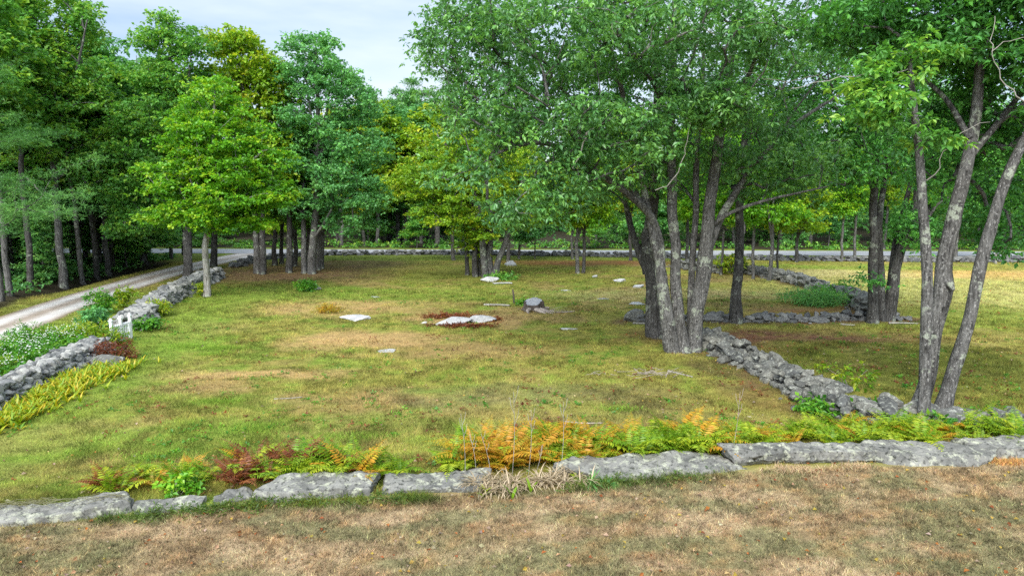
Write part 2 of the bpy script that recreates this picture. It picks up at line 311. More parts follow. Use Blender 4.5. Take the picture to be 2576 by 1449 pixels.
# ------------------------------------------------------------------ ground colours
TAN, TAN2, TANG = np.array([.315, .238, .140]), np.array([.215, .156, .085]), np.array([.145, .145, .068])
OLIVE, LUSH, DRYO, LITTER, STRAW = np.array([.215, .205, .047]), np.array([.135, .21, .028]), np.array([.36, .245, .105]), np.array([.115, .070, .042]), np.array([.46, .40, .19])
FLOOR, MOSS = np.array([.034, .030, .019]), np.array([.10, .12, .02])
def gp(u, v): q = _flz(u, v, FIELD); return np.array(q)
_patch = [  # u, v, rx, ry (metres), colour, strength
    (480, 830, 2.6, 2.2, DRYO, .75), (930, 855, 3.2, 1.9, DRYO, .9), (1150, 805, 3.2, 1.9, DRYO * .8, .9), (850, 780, 4, 2.5, DRYO, .6),
    (620, 945, 3.0, .7, DRYO, .85), (440, 985, 1.8, .8, DRYO * .8, .7), (60, 1100, 2.2, .9, DRYO, .7), (930, 1000, 2.4, 1.2, DRYO * .7, .35),
    (60, 1200, 1.6, 1., DRYO * .9, .5), (1200, 880, 3, 2., DRYO * .65, .6), (980, 765, 5, 2, DRYO, .45), (1320, 1000, 4, 1.5, TANG, .5),
    (560, 880, 2.0, .6, LUSH, .85), (500, 868, 1.6, .3, LUSH * 1.2, .8), (1100, 740, 9, 3.5, LUSH, .45), (700, 740, 6, 4, LUSH, .7), (420, 1120, 3.6, 1.3, LUSH, .7), (900, 1075, 3.5, 1., LUSH, .5),
    (520, 1010, 2.8, 1.0, LUSH, .5), (1250, 700, 10, 5, MOSS, .4), (1700, 740, 9, 3, STRAW * .8, .45), (1000, 690, 8, 3, MOSS, .6),
    (1930, 985, 1.0, 2.6, LITTER * np.array([1.15, .85, .8]), .5), (1830, 935, .8, 2.0, LITTER, .7), (1640, 1000, 2.2, 1.2, LITTER, .35), (1480, 1070, 2.5, .9, LITTER * 1.2, .6), (1760, 1050, 2, .7, LITTER * 1.1, .35),
    (1950, 845, 6, 2.0, LITTER * np.array([1.1, .85, .9]), .95), (2080, 785, 4.5, 2.4, LITTER * np.array([1.5, 1.1, .9]), .8), (1880, 770, 4, 1.6, LITTER * 1.6, .5), (2150, 900, 7, 3, MOSS * .8, .75), (2500, 950, 4, 4, MOSS * .8, .6),
    (1480, 660, 9, 3.2, LITTER * np.array([1.3, .8, .7]), .85), (980, 648, 16, 4, LITTER * .8, .9), (700, 690, 9, 6, LITTER, .9), (860, 665, 8, 5, LITTER * 1.1, .7), (1780, 700, 5, 3, LITTER * 1.3, .5),
    (2450, 730, 14, 9, STRAW * np.array([.85, .95, .7]), .7), (2150, 690, 8, 4, STRAW, .6), (2560, 690, 10, 4, STRAW * np.array([1.05, .8, .6]), .8), (2120, 672, 9, 2.2, LUSH * 1.3, .6), (2450, 800, 8, 3, LUSH * .9, .55),
    (290, 860, 4, 9, LUSH * .9, .55), (150, 835, 2.2, 3, LUSH, .9)]
def gcol(x, y):
    x = np.asarray(x, float); y = np.asarray(y, float)
    n1 = fbm(x * .45, y * .45, 21, 4); n2 = fbm(x * 1.7, y * 1.7, 33, 4); n3 = fbm(x * .13, y * .13, 44, 3); n4 = fbm(x * 4.5, y * 4.5, 55, 3)
    def L(a, b, t): return a * (1 - t[:, None]) + b * t[:, None]
    lawn = L(TAN2 * np.ones((len(x), 1)), TAN, smooth(.32, .68, n2)); lawn = L(lawn, TANG, smooth(.44, .62, fbm(x * 1.0, y * 2.2, 35, 5)) * .75); lawn = L(lawn, TANG, smooth(.5, .7, n1) * .3); lawn = L(lawn, TAN * np.array([1.05, .82, .62]), smooth(.55, .75, n4) * .45)
    f = L(OLIVE * np.ones((len(x), 1)), LUSH, smooth(.48, .68, n2) * .75); f = L(f, DRYO * .75, smooth(.53, .70, n1) * .65); f = L(f, MOSS, smooth(.52, .7, n4) * .6)
    f = L(f, OLIVE * 1.25, smooth(.45, .65, n3) * .5)
    wx = (fbm(x * .5, y * .5, 61, 3) - .5) * 3.0; wy = (fbm(x * .5, y * .5, 71, 3) - .5) * 3.0
    for u, v, rx, ry, c, s in _patch:
        q = gp(u, v); r = np.hypot((x + wx * min(1, ry) - q[0]) / rx, (y + wy * min(1, ry * .6) - q[1]) / ry)
        f = L(f, c, s * smooth(1.25, .45, r) * (.55 + .9 * smooth(.3, .6, n4)).clip(0, 1))
    w4 = wall_dist(x, y); f = L(f, LITTER, .8 * smooth(1.25, .5, w4 + (n2 - .5) * 1.4))
    d = x - drive_x(y)
    f = L(f, LUSH * 1.05, .6 * smooth(7, 4, np.abs(d - 4)) * smooth(44, 36, y))
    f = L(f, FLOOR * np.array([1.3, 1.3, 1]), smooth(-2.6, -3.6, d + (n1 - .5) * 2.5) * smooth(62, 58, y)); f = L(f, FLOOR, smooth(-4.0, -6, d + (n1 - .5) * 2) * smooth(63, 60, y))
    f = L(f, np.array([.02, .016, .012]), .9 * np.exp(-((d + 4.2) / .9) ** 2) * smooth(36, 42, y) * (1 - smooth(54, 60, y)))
    f = L(f, LUSH * .9, smooth(60.5, 62, y + (n1 - .5) * 2) * .7)
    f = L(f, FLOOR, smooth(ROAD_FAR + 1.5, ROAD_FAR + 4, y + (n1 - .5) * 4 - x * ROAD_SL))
    s = y - slab_y(x) + (n2 - .5) * .4
    return L(lawn, f, smooth(-.1, .35, s))
WALLS = {   # centre lines read on the ground in the photograph
    'near_left': [(-260, 1150), (0, 1005), (130, 940), (252, 884)],
    'mid_left': [(325, 834), (400, 772), (470, 730), (545, 698)],
    'right': [(1775, 858), (1850, 898), (1960, 950), (2070, 1010), (2190, 1058), (2330, 1072)],
    'corner': [(2345, 1074), (2480, 1074), (2640, 1082), (2760, 1090)],
    'cross': [(1595, 808), (1760, 808), (1900, 808), (2060, 806), (2180, 802), (2292, 805)],
    'back_right': [(2195, 790), (2130, 752), (2060, 728), (1960, 702), (1880, 688), (1800, 686), (1700, 672)],
    'road': [(590, 672), (660, 654), (800, 643), (1000, 641), (1150, 641), (1300, 643), (1600, 647), (1900, 654), (2200, 657), (2600, 659), (2900, 660)]}
WPTS = {k: np.array([G(u, v) for u, v in p]) for k, p in WALLS.items()}
def wall_dist(x, y):
    best = np.full(len(x), 99.)
    for k in ('right', 'cross', 'back_right', 'road'):
        P = WPTS[k]
        for a, b in zip(P[:-1], P[1:]):
            ab = (b - a)[:2]; t = (((x - a[0]) * ab[0] + (y - a[1]) * ab[1]) / (ab @ ab)).clip(0, 1)
            best = np.minimum(best, np.hypot(x - a[0] - ab[0] * t, y - a[1] - ab[1] * t))
    return best
_r0, _r1 = _flz(1100, 640, FIELD), _flz(2500, 645, FIELD); ROAD_SL = (_r1[1] - _r0[1]) / (_r1[0] - _r0[0])
ROAD_NEAR = _r0[1] - ROAD_SL * _r0[0]; ROAD_FAR = ROAD_NEAR + 6.2

# ------------------------------------------------------------------ ground sheet
_gx = np.concatenate([-np.geomspace(700, 62, 14), np.arange(-60, 60.1, .3), np.geomspace(62, 700, 14)])
_gy = np.concatenate([[-300, -120, -60, -30, -12, -4, 0, 3], np.arange(5, 30, .16), np.arange(30, 84, .32), np.geomspace(84.5, 1100, 26)])
X, Y = np.meshgrid(_gx, _gy); nx, ny = len(_gx), len(_gy)
Z = hz(X, Y); gx, gy = X.ravel(), Y.ravel()
i = (np.arange(ny - 1)[:, None] * nx + np.arange(nx - 1)[None, :]).ravel()
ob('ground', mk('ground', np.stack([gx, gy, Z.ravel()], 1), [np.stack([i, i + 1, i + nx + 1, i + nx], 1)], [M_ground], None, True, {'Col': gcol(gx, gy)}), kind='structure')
# road and gravel drive, sheets just above the ground
xs = np.arange(-140, 141, 2.); V = []
for x in xs:
    for k in range(5):
        y = ROAD_NEAR + ROAD_SL * x + 6.2 * k / 4; V.append((x, y, gz(x, y) + .03 + .04 * (1 - ((k - 2) / 2) ** 2)))
i = (np.arange(len(xs) - 1)[:, None] * 5 + np.arange(4)[None, :]).ravel()
ob('road', mk('road', V, [np.stack([i, i + 5, i + 6, i + 1], 1)], [M_road], None, True), kind='structure')
ys = np.arange(14, ROAD_NEAR + ROAD_SL * -25 + .3, .25); nc = 25; V = []; C = []
GR, GRD = np.array([.50, .48, .455]), np.array([.22, .175, .135])
for y in ys:
    far = float(smooth(38, 58, y)); hw = 1.55 + .5 * float(smooth(60, 66, y))
    xx = float(drive_x(y)) + np.linspace(-hw, hw, nc); s = np.linspace(-1, 1, nc)
    z = hz(xx, np.full(nc, y)) + .022 - .02 * (np.abs(s) > .97)
    n = fbm(xx * 1.3, np.full(nc, y * .5), 81, 4); n2 = fbm(xx * 4, np.full(nc, y * 1.5), 83, 3)
    t = (np.exp(-((s - .5) / .3) ** 2) + np.exp(-((s + .48) / .28) ** 2)).clip(0, 1) * (.8 + .5 * n); t = np.maximum(t, (.62 * far) * (n + .35)).clip(0, 1)
    c = GRD[None] * (.7 + .9 * n2[:, None]) * (1 - t[:, None]) + GR[None] * (.75 + .5 * n2[:, None]) * t[:, None]
    e = (smooth(.82, 1, np.abs(s) + (n - .5) * .25) * .8)[:, None]; c = c * (1 - e) + np.array([.16, .13, .055]) * e
    V += list(np.stack([xx, np.full(nc, y), z], 1)); C.append(c)
i = (np.arange(len(ys) - 1)[:, None] * nc + np.arange(nc - 1)[None, :]).ravel()
M_drive = vcol_mat('gravel', fine=45, amt=.35)
ob('driveway', mk('driveway', V, [np.stack([i, i + 1, i + nc + 1, i + nc], 1)], [M_drive], None, True, {'Col': np.concatenate(C)}), kind='structure')

# ------------------------------------------------------------------ grass (blades no one could count)
def blades(name, x, y, h, w, lean, col, seed):
    rg = np.random.default_rng(seed); n = len(x); z = hz(x, y) - .008
    a = rg.uniform(0, 2 * math.pi, n); b = rg.uniform(0, 2 * math.pi, n); ln = lean * rg.uniform(.2, 1, n) * h
    sx, sy = np.cos(a) * w / 2, np.sin(a) * w / 2; P = np.stack([x, y, z], 1)
    V = np.stack([P - np.stack([sx, sy, 0 * sx], 1), P + np.stack([sx, sy, 0 * sx], 1), P + np.stack([np.cos(b) * ln, np.sin(b) * ln, h], 1)], 1).reshape(-1, 3)
    return ob(name, mk(name, V, [np.arange(3 * n).reshape(-1, 3)], [M_blade], None, False, {'Col': np.repeat(col, 3, 0)}), kind='stuff')
def clump(x, y, f=7., lo=.5, hi=1.55): return (lo + (hi - lo) * smooth(.25, .75, fbm(x * f, y * f, 131, 3)))[:, None]
def jitter(c, n, rg, a=.35, hue=.12): return (c * rg.uniform(1 - a, 1 + a, (n, 1)) * rg.uniform(1 - hue, 1 + hue, (n, 3))).clip(0, .75)
rg = np.random.default_rng(5)
n = 900000; dd = 6.2 + 11 * rg.random(n) ** .9; x = (rg.random(n) * 2 - 1) * (dd * .95 + 5); y = dd
k = y < slab_y(x) - .02; x, y = x[k], y[k]; n = len(x)
tuft = fbm(x * 2.2, y * 2.2, 91, 3)
e = (slab_y(x) - y); edge = smooth(.5, .1, e) * (.3 + 1.2 * smooth(.4, .6, vn(x * 1.3, y * 1.3, 97))) * smooth(-1, 3, np.abs(x - 6.5)) * smooth(7, 1, x)
c = gcol(x, y); c = c * (1 - .7 * edge[:, None]) + np.array([.07, .12, .02]) * .7 * edge[:, None]
blades('lawn_grass', x, y, rg.uniform(.025, .065, n) * (.35 + 1.4 * tuft) * (1 + 1.6 * edge), rg.uniform(.006, .013, n), 1.5, jitter(c * 1.2 * clump(x, y, 12, .4, 1.7), n, rg, .7), 1)
n = 1150000; dd = np.exp(rg.uniform(math.log(9.3), math.log(66), n)); x = (rg.random(n) * 2 - 1) * (dd * .93 + 5); y = dd
s = y - slab_y(x); k = (s > .3) & (np.abs(x - drive_x(y)) > 1.5) & (x - drive_x(y) > -3.5) & (y < ROAD_NEAR + ROAD_SL * x - 1); x, y = x[k], y[k]
c = gcol(x, y); green = (c[:, 1] / (c[:, 0] + c[:, 1] + 1e-6)); keep = rg.random(len(x)) < smooth(.36, .5, green) * .8 + .2; x, y, c = x[keep], y[keep], c[keep]; n = len(x)
big = vn(x * .9, y * .9, 95); sc = .45 + .55 * smooth(12, 45, y)
blades('field_grass', x, y, rg.uniform(.04, .12, n) * (.3 + big * 1.2) * (.7 + .5 * sc), rg.uniform(.018, .035, n) * sc, 1.3, jitter(c * 1.2 * clump(x, y, 2.6), n, rg, .5), 2)
# rank grass in hand placed tussocks
x, y, c = [], [], []
for u, v, r, nn, cc in [(470, 872, .8, 1500, LUSH), (560, 876, .9, 1500, LUSH), (540, 892, .7, 1000, LUSH), (120, 845, 1.6, 5000, LUSH * .9), (200, 830, 1.3, 3000, LUSH * .9), (60, 880, 1.5, 4000, LUSH), (550, 1010, .6, 1000, LUSH), (400, 1150, .9, 1500, LUSH), (640, 1080, .8, 1000, LUSH), (900, 1100, .8, 1000, LUSH),
                      (1560, 1030, .6, 700, LUSH), (640, 1275, .25, 700, MOSS), (780, 1268, .35, 900, MOSS), (900, 1262, .35, 900, MOSS), (1040, 1252, .35, 800, MOSS), (1700, 1200, .3, 500, TANG), (2000, 1185, .5, 900, TAN), (2150, 1175, .4, 600, TAN), (2540, 1165, .4, 500, TAN * np.array([1.1, .8, .5]))]:
    q = G(u, v); x += list(q[0] + rg.normal(0, r * .5, nn)); y += list(q[1] + rg.normal(0, r * .22, nn)); c += [cc] * nn
x, y, c = np.array(x), np.array(y), np.array(c); n = len(x)
blades('rank_grass', x, y, rg.uniform(.04, .13, n) * smooth(0, 1, rg.random(n) + .4), rg.uniform(.010, .022, n), 1.4, jitter(c * 1.7, n, rg, .4), 3)
# fallen leaves
n = 5200; dd = np.exp(rg.uniform(math.log(8.2), math.log(45), n)); x = (rg.random(n) * 2 - 1) * dd * .8; y = dd; k = (y - slab_y(x) > .3) | (rg.random(n) < .45)
lw = rg.random(n) < np.where(y > slab_y(x), .35 + .65 * (x > 0), 1); k &= lw & (x - drive_x(y) > 2); x, y = x[k], y[k]; n = len(x)
P = np.stack([x, y, hz(x, y) + .03], 1); a = rg.uniform(0, 6.28, n)
sz = rg.uniform(.04, .095, n); V, T, _t = leaves(P, np.stack([np.cos(a), np.sin(a), rg.uniform(-.2, .5, n)], 1), unit(rg.normal(0, .5, (n, 3)) + [0, 0, 1]), sz, sz * .7, .3)
pal = np.array([[.36, .13, .04], [.45, .30, .16], [.40, .32, .22], [.25, .09, .035], [.40, .29, .06], [.30, .22, .15]]); c = pal[rg.integers(0, 6, n)]
ob('fallen_leaves', mk('fallen_leaves', V, [T], [M_blade], None, False, {'Col': np.repeat(jitter(c, n, rg, .3), 4, 0)}), kind='stuff')

# ------------------------------------------------------------------ stones: chiselled rock shapes
import bmesh
def ico(sub):
    b = bmesh.new(); bmesh.ops.create_icosphere(b, subdivisions=sub, radius=1); b.verts.ensure_lookup_table()
    V = np.array([v.co[:] for v in b.verts]); T = np.array([[v.index for v in f.verts] for f in b.faces]); b.free(); return V, T
ICO2, ICO3, ICO5 = ico(3), ico(4), ico(6)      # bmesh counts the bare icosahedron as 1
def chisel(V, planes):
    nn = np.array([p[:3] for p in planes]); nn = unit(nn); d = np.array([p[3] for p in planes])
    k = V @ nn.T; r = np.where(k > 1e-3, d / np.maximum(k, 1e-3), 9).min(1); return V * np.minimum(r, 1.6)[:, None]
def wob(V, amp, f, rg):
    o = np.zeros(len(V))
    for k in range(7):
        w = rg.normal(0, 1, 3); w = w / np.linalg.norm(w) * f * rg.uniform(.6, 2.2); o += np.sin(V @ w + rg.uniform(0, 6)) / 7
    return V * (1 + amp * o)[:, None]
def rock_verts(rg, base=ICO2, n=12):
    pl = [(*rg.normal(0, 1, 3), rg.uniform(.68, .98)) for _ in range(n)]
    return wob(chisel(base[0], pl), .09, 4, rg)
_rg = np.random.default_rng(77)
ROCKS = [rock_verts(_rg) for _ in range(14)]
ROCK_ME = {}
def rock_me(i, tone, m):
    k = (i, tone, m.name)
    if k not in ROCK_ME: ROCK_ME[k] = mk('stone', ROCKS[i], [ICO2[1]], [m], {'tone': np.full(len(ROCKS[i]), tone / 4.)}, False)
    return ROCK_ME[k]
def rotz(a): c, s = math.cos(a), math.sin(a); return np.array([[c, -s, 0], [s, c, 0], [0, 0, 1]])
def stone_wall(key, label, w, H, s, m, parts=100, seed=0, ruin=.15, loose=1.):
    P = catmull(np.c_[WPTS[key], np.zeros(len(WPTS[key]))], .15)[:, :3]; rg = np.random.default_rng(seed)
    L = np.concatenate([[0], np.cumsum(np.linalg.norm(np.diff(P[:, :2], axis=0), axis=1))]); tot = L[-1]
    root = thing('stone_wall', label, 'stone wall', (P[0][0], P[0][1], gz(P[0][0], P[0][1]))); base = np.array(root.location); lst = []
    lay = max(1, int(round(H / (s * .55))))
    for k in range(lay):
        hw = w / 2 * (1 - .38 * k / max(1, lay)); rows = max(1, int(round(2 * hw / (s * .8))))
        for r in range(rows):
            c = 0 if rows == 1 else -hw + s * .35 + (2 * hw - s * .7) * r / (rows - 1)
            l = rg.uniform(0, s)
            while l < tot:
                sz = s * rg.choice([rg.uniform(.55, .9), rg.uniform(.8, 1.3), rg.uniform(1.2, 1.75)], p=[.35, .45, .2]) * (1.1 if k == 0 else 1); hh = H * (.75 + .6 * float(vn(l * .5, seed * 3.1, seed)))
                if k == 0 or (k + .5) * s * .55 < hh and rg.random() > ruin * k / lay:
                    x, y = np.interp(l, L, P[:, 0]), np.interp(l, L, P[:, 1]); x2, y2 = np.interp(l + .1, L, P[:, 0]), np.interp(l + .1, L, P[:, 1])
                    if l + .1 > tot: x2, y2 = 2 * x - np.interp(l - .1, L, P[:, 0]), 2 * y - np.interp(l - .1, L, P[:, 1])
                    a = math.atan2(y2 - y, x2 - x); cc = c + rg.normal(0, s * .12); px, py = x - math.sin(a) * cc, y + math.cos(a) * cc
                    z = gz(px, py) + (k + .38) * s * .55 + rg.normal(0, s * .06)
                    lst.append((px, py, z, a + rg.normal(0, .9), rg.uniform(-.6, .6), sz * .58 * rg.uniform(.8, 1.25), sz * .46 * rg.uniform(.8, 1.2), sz * .34 * rg.uniform(.8, 1.25), rg.integers(0, 14), rg.integers(0, 5), k + .8 * abs(c) / w))
                l += sz * rg.uniform(.85, 1.15) * loose
    # spilled stones at the foot
    for _ in range(int(tot * (2.2 if s < .5 else .5))):
        l = rg.uniform(0, tot); x, y = np.interp(l, L, P[:, 0]), np.interp(l, L, P[:, 1]); x += rg.normal(0, w * .45); y += rg.normal(0, w * .45); sz = s * rg.uniform(.3, .7)
        lst.append((x, y, gz(x, y) + sz * .12, rg.uniform(0, 6), rg.uniform(-.3, .3), sz * .6, sz * .45, sz * .32, rg.integers(0, 14), rg.integers(0, 5), 0))
    lst.sort(key=lambda q: -(q[5] * q[6]) * (1 + .6 * q[10]) / (q[0] ** 2 + q[1] ** 2))
    acc = Acc()
    for j, (x, y, z, a, tl, a1, a2, a3, ri, to, _k) in enumerate(lst):
        if j < parts: ob('stone', rock_me(ri, to, m), root, np.array([x, y, z]) - base, rot=(tl, tl * .6, a), sc=(a1, a2, a3))
        else:
            ct, st = math.cos(tl), math.sin(tl); Rx = np.array([[1, 0, 0], [0, ct, -st], [0, st, ct]])
            acc.add((ROCKS[ri] * [a1, a2, a3]) @ Rx.T @ rotz(a).T + (np.array([x, y, z]) - base), None, ICO2[1], to / 4.)
    if acc.n:
        if parts: o = ob('rubble', acc.mesh('rubble', [m]), root, kind='stuff')
        else: ob('stone_course', acc.mesh('stone_course', [m]), root)
    return root
stone_wall('near_left', 'pale dry stone wall between the white flowers and the yellow leafed bed', 1.1, .55, .25, M_stonep, seed=1)
stone_wall('mid_left', 'grey dry stone wall running from the white picket gate to the bright maple', 1.25, .72, .31, M_stonep, seed=2)
stone_wall('right', 'tumbled fieldstone wall running from the big oak to the three leaning trunks', 1.35, .5, .30, M_stone, seed=3, ruin=.5, loose=1.12)
stone_wall('corner', 'short low stone wall behind the yellow ferns right of the leaning trunks', .95, .36, .34, M_stone, 60, seed=4)
stone_wall('cross', 'low dark stone row crossing the bare brown soil behind the big oak', .8, .28, .33, M_stoned, seed=5, ruin=.6, loose=1.15)
stone_wall('back_right', 'grey stone wall curving back between the pale right field and the pasture', .95, .55, .38, M_stone, seed=6)
stone_wall('road', 'long low dark stone wall along the far road', .9, .42, .42, M_stoned, 100, seed=7, ruin=.4, loose=1.1)

def slab(label, u0, v0, u1, v1, depth, H, tilt, seed, lift=0., roll=0., cuts=()):
    a, b = flat(u0, v0), flat(u1, v1); rg = np.random.default_rng(seed); Lg = np.linalg.norm(b - a); yaw = math.atan2(b[1] - a[1], b[0] - a[0])
    pl = [(1, rg.normal(0, .16), rg.normal(0, .1), .93), (-1, rg.normal(0, .16), rg.normal(0, .1), .93), (0, 1, 0, .93), (0, -1, rg.uniform(.0, .35), .9), (0, 0, 1, .9), (0, 0, -1, .95)]
    pl += [(rg.choice([-1, 1]), rg.normal(0, 1), rg.normal(0, .4), rg.uniform(1.05, 1.3)) for _ in range(5)] + [(rg.normal(0, .3), rg.choice([-1, 1]), 1, rg.uniform(1.12, 1.3)) for _ in range(4)] + list(cuts)
    V = chisel(ICO5[0] * 1., pl); V = V * np.array([Lg / 2 / .93, depth / 2 / .93, (H * .7 + .05 + .14) / 2 / .9])
    for f, am in ((1.3, .05), (3.5, .025), (9, .02), (26, .010)):
        for ax in range(3):
            w = rg.normal(0, f, (3, 3)); V[:, ax] += am * (np.sin(V @ w[0] + rg.uniform(0, 6)) * np.sin(V @ w[1] + rg.uniform(0, 6)))
    mid = (a + b) / 2; off = np.array([-math.sin(yaw), math.cos(yaw)]) * depth / 2
    o = ob('stone_slab', mk('stone_slab', V, [ICO5[1]], [M_slab], {'tone': np.full(len(V), rg.uniform(.35, .75))}, True), None, (mid[0] + off[0], mid[1] + off[1], (H * .7 + .05 - .14) / 2 + lift), label, 'stone slab', 'granite slabs edging the upper lawn', rot=(R(tilt), R(roll), yaw))
    return o
slab('long grey granite slab strewn with dry straw, leftmost of the row', -90, 1336, 322, 1292, .52, .20, 6, 1)
slab('small flat granite slab sunk low in the grass', 345, 1293, 500, 1285, .42, .05, 5, 2)
slab('short tilted granite slab beside the rust brown fern', 535, 1272, 645, 1252, .36, .10, 10, 3, 0, -3)
slab('broad lichen covered slab in front of the mixed green and brown ferns', 655, 1268, 940, 1254, .68, .22, 9, 4)
slab('pale blocky slab left of the withered strap leaves', 962, 1242, 1215, 1234, .60, .13, 8, 5)
slab('long low slab half grown over with moss, right of the withered clump', 1470, 1220, 1882, 1186, .85, .12, 9, 6)
slab('raised dark edged slab with a shadowed undercut front', 1845, 1176, 2245, 1164, .44, .26, 10, 7, .05, 2, [(0, -1, -.55, .82)])
slab('large pale slab tilted towards the lawn with a dark wet face', 2205, 1170, 2512, 1176, .82, .2, 12, 8, .02, 0, [(.1, -1, .5, .80), (1, -.8, 0, 1.0)])
slab('granite slab at the far end of the row, cut by the frame', 2490, 1156, 2720, 1150, .80, .24, 7, 9)

def boulder(label, u, v, sx, sy, sz, m, seed, sink=.35, rz=0., name='boulder', cat='rock', n=10, sub=ICO3):
    q = G(u, v); rg = np.random.default_rng(seed); V = rock_verts(rg, sub, n) * np.array([sx, sy, sz]) * (np.array([.72, .68, .7]) if m is M_ledge else 1)
    return ob(name, mk(name, V, [sub[1]], [m], {'tone': np.full(len(V), .5)}, False), None, (q[0], q[1], q[2] + sz * (.6 - sink)), label, cat, None, None, (0, 0, rz))
boulder('pale grey boulder half hidden by a bright green bush', 787, 728, .62, .5, .42, M_ledge, 31)
boulder('flat white rock breaking the grass left of the big ledge', 900, 803, .95, .5, .16, M_ledge, 32)
boulder('wide low bedrock ledge fringed with rusty leaves in the middle of the field', 1140, 814, .95, .55, .22, M_ledge, 33)
boulder('striped grey end of the bedrock ledge to the right of its rusty fringe', 1200, 808, .75, .5, .20, M_ledge, 43)
boulder('small white rock peeping out left of the bedrock ledge', 1068, 813, .2, .15, .08, M_ledge, 44)
boulder('flat pale stone lying in the dry orange grass', 977, 884, .34, .26, .05, M_ledge, 34, .2)
boulder('rounded grey boulder at the foot of the multi trunked maple', 1228, 707, .75, .5, .34, M_ledge, 35)
boulder('small grey boulder behind the multi trunked maple', 1282, 668, .7, .5, .38, M_ledge, 36)
boulder('low flat rock in front of the boulder under the maple', 1265, 714, .6, .3, .08, M_ledge, 37, .2)
boulder('flat white rock in the grass beyond the big oak, second from it', 1562, 708, .65, .45, .16, M_ledge, 38)
boulder('flat white rock just left of the dark oak trunk', 1604, 723, .5, .4, .18, M_ledge, 39)
boulder('long white rock lying left of the dark oak trunk, nearest of the three', 1603, 767, .55, .3, .12, M_ledge, 40, .25)
boulder('small jagged rock in front of the twin trunked far tree', 1497, 698, .3, .25, .15, M_ledge, 41)
boulder('thin flat stone in the open grass of the pasture', 1515, 753, .35, .2, .06, M_ledge, 45, .2)
boulder('flat stone in the open grass behind the wooden post', 1425, 732, .35, .25, .05, M_ledge, 46, .2)
boulder('tiny flat stone in the green grass left of centre', 946, 748, .35, .2, .05, M_ledge, 47, .2)
boulder('low flat grey stone in front of the big oak trunks', 1425, 828, .4, .2, .05, M_ledge, 48, .2)
boulder('dark slab like boulder standing in the yellow leafed bed', 262, 920, .42, .3, .26, M_stone, 42, .15)
boulder('grey boulder at the end of the low stone row, left of the dark oak trunk', 1604, 808, .38, .28, .3, M_stone, 49, .2)

# ------------------------------------------------------------------ trees
def skeleton(stems, tips, rg, rt=.012, arch=.12, slope=.5, step=.45):
    """joins every tip to the nearest fitting point of the stems or of an earlier branch; returns branch paths with radii"""
    S_pos, S_r, S_dir = [], [], []; own = []; sid = []
    for si, st in enumerate(stems):
        k = st[:, 2] > st[0, 2] + .18 * (st[-1, 2] - st[0, 2]); k[-1] = True
        d = np.gradient(st[:, :3], axis=0); S_pos.append(st[k, :3]); S_r.append(st[k, 3]); S_dir.append(unit(d)[k]); sid += [si] * int(k.sum())
    pos = np.concatenate(S_pos); rad = list(np.concatenate(S_r)); dr = np.concatenate(S_dir); ns = len(pos); par = [-1] * ns; cnt = [0] * ns; br = []
    d0 = np.array([np.min(np.linalg.norm(pos - t, axis=1)) for t in tips]); order = np.argsort(d0)
    cap = ns + len(tips) * 40; PP = np.zeros((cap, 3)); DD = np.zeros((cap, 3)); PP[:ns] = pos; DD[:ns] = dr; n = ns
    for j in order:
        t = tips[j]; dv = t - PP[:n]; D = np.linalg.norm(dv, axis=1) + 1e-6
        hor = np.hypot(dv[:, 0], dv[:, 1]); pen = np.maximum(0, (slope * hor - dv[:, 2]) / D); al = (dv * DD[:n]).sum(1) / D
        cost = D * (1 + .8 * pen + .5 * (1 - al)) + (np.arange(n) >= ns) * .12
        b = int(np.argmin(cost)); a = PP[b].copy(); Dd = D[b]; k = max(2, min(38, int(Dd / step)))
        c = a + (t - a) * .45 + DD[b] * Dd * .15 + np.array([0, 0, arch * Dd]) + rg.normal(0, .05 * Dd, 3)
        u = (np.arange(1, k + 1) / k)[:, None]; path = a * (1 - u) ** 2 + 2 * c * u * (1 - u) + t * u ** 2
        path[:-1] += rg.normal(0, .035 * min(Dd, 2), (k, 3))[:-1]
        ids = [b]
        prev = b
        for q in path:
            PP[n] = q; DD[n] = unit(q - PP[prev]); par.append(prev); cnt.append(0); ids.append(n); prev = n; n += 1
        w = prev
        while w >= 0: cnt[w] += 1; w = par[w]
        w = b
        while w >= ns: w = par[w]
        own.append(int(sid[w])); br.append(ids)
    out = []
    for o_, ids in zip(own, br):
        r = np.array([rt * max(1, cnt[i]) ** .52 for i in ids]); r[0] = r[1] * 1.1
        if ids[0] < ns: r = np.minimum(r, rad[ids[0]] * .62)
        out.append((PP[ids], np.maximum(r * np.linspace(1, .8, len(r)), .004), o_))
    return out
def blob_tips(blobs, rg, gap=.0):
    T = []
    for (cx, cy, cz, rx, ry, rz, n) in blobs:
        d = unit(rg.normal(0, 1, (n, 3))) * (rg.uniform(.12, 1, (n, 1)) ** .45); T.append(d * [rx, ry, rz] + [cx, cy, cz])
    return np.concatenate(T)
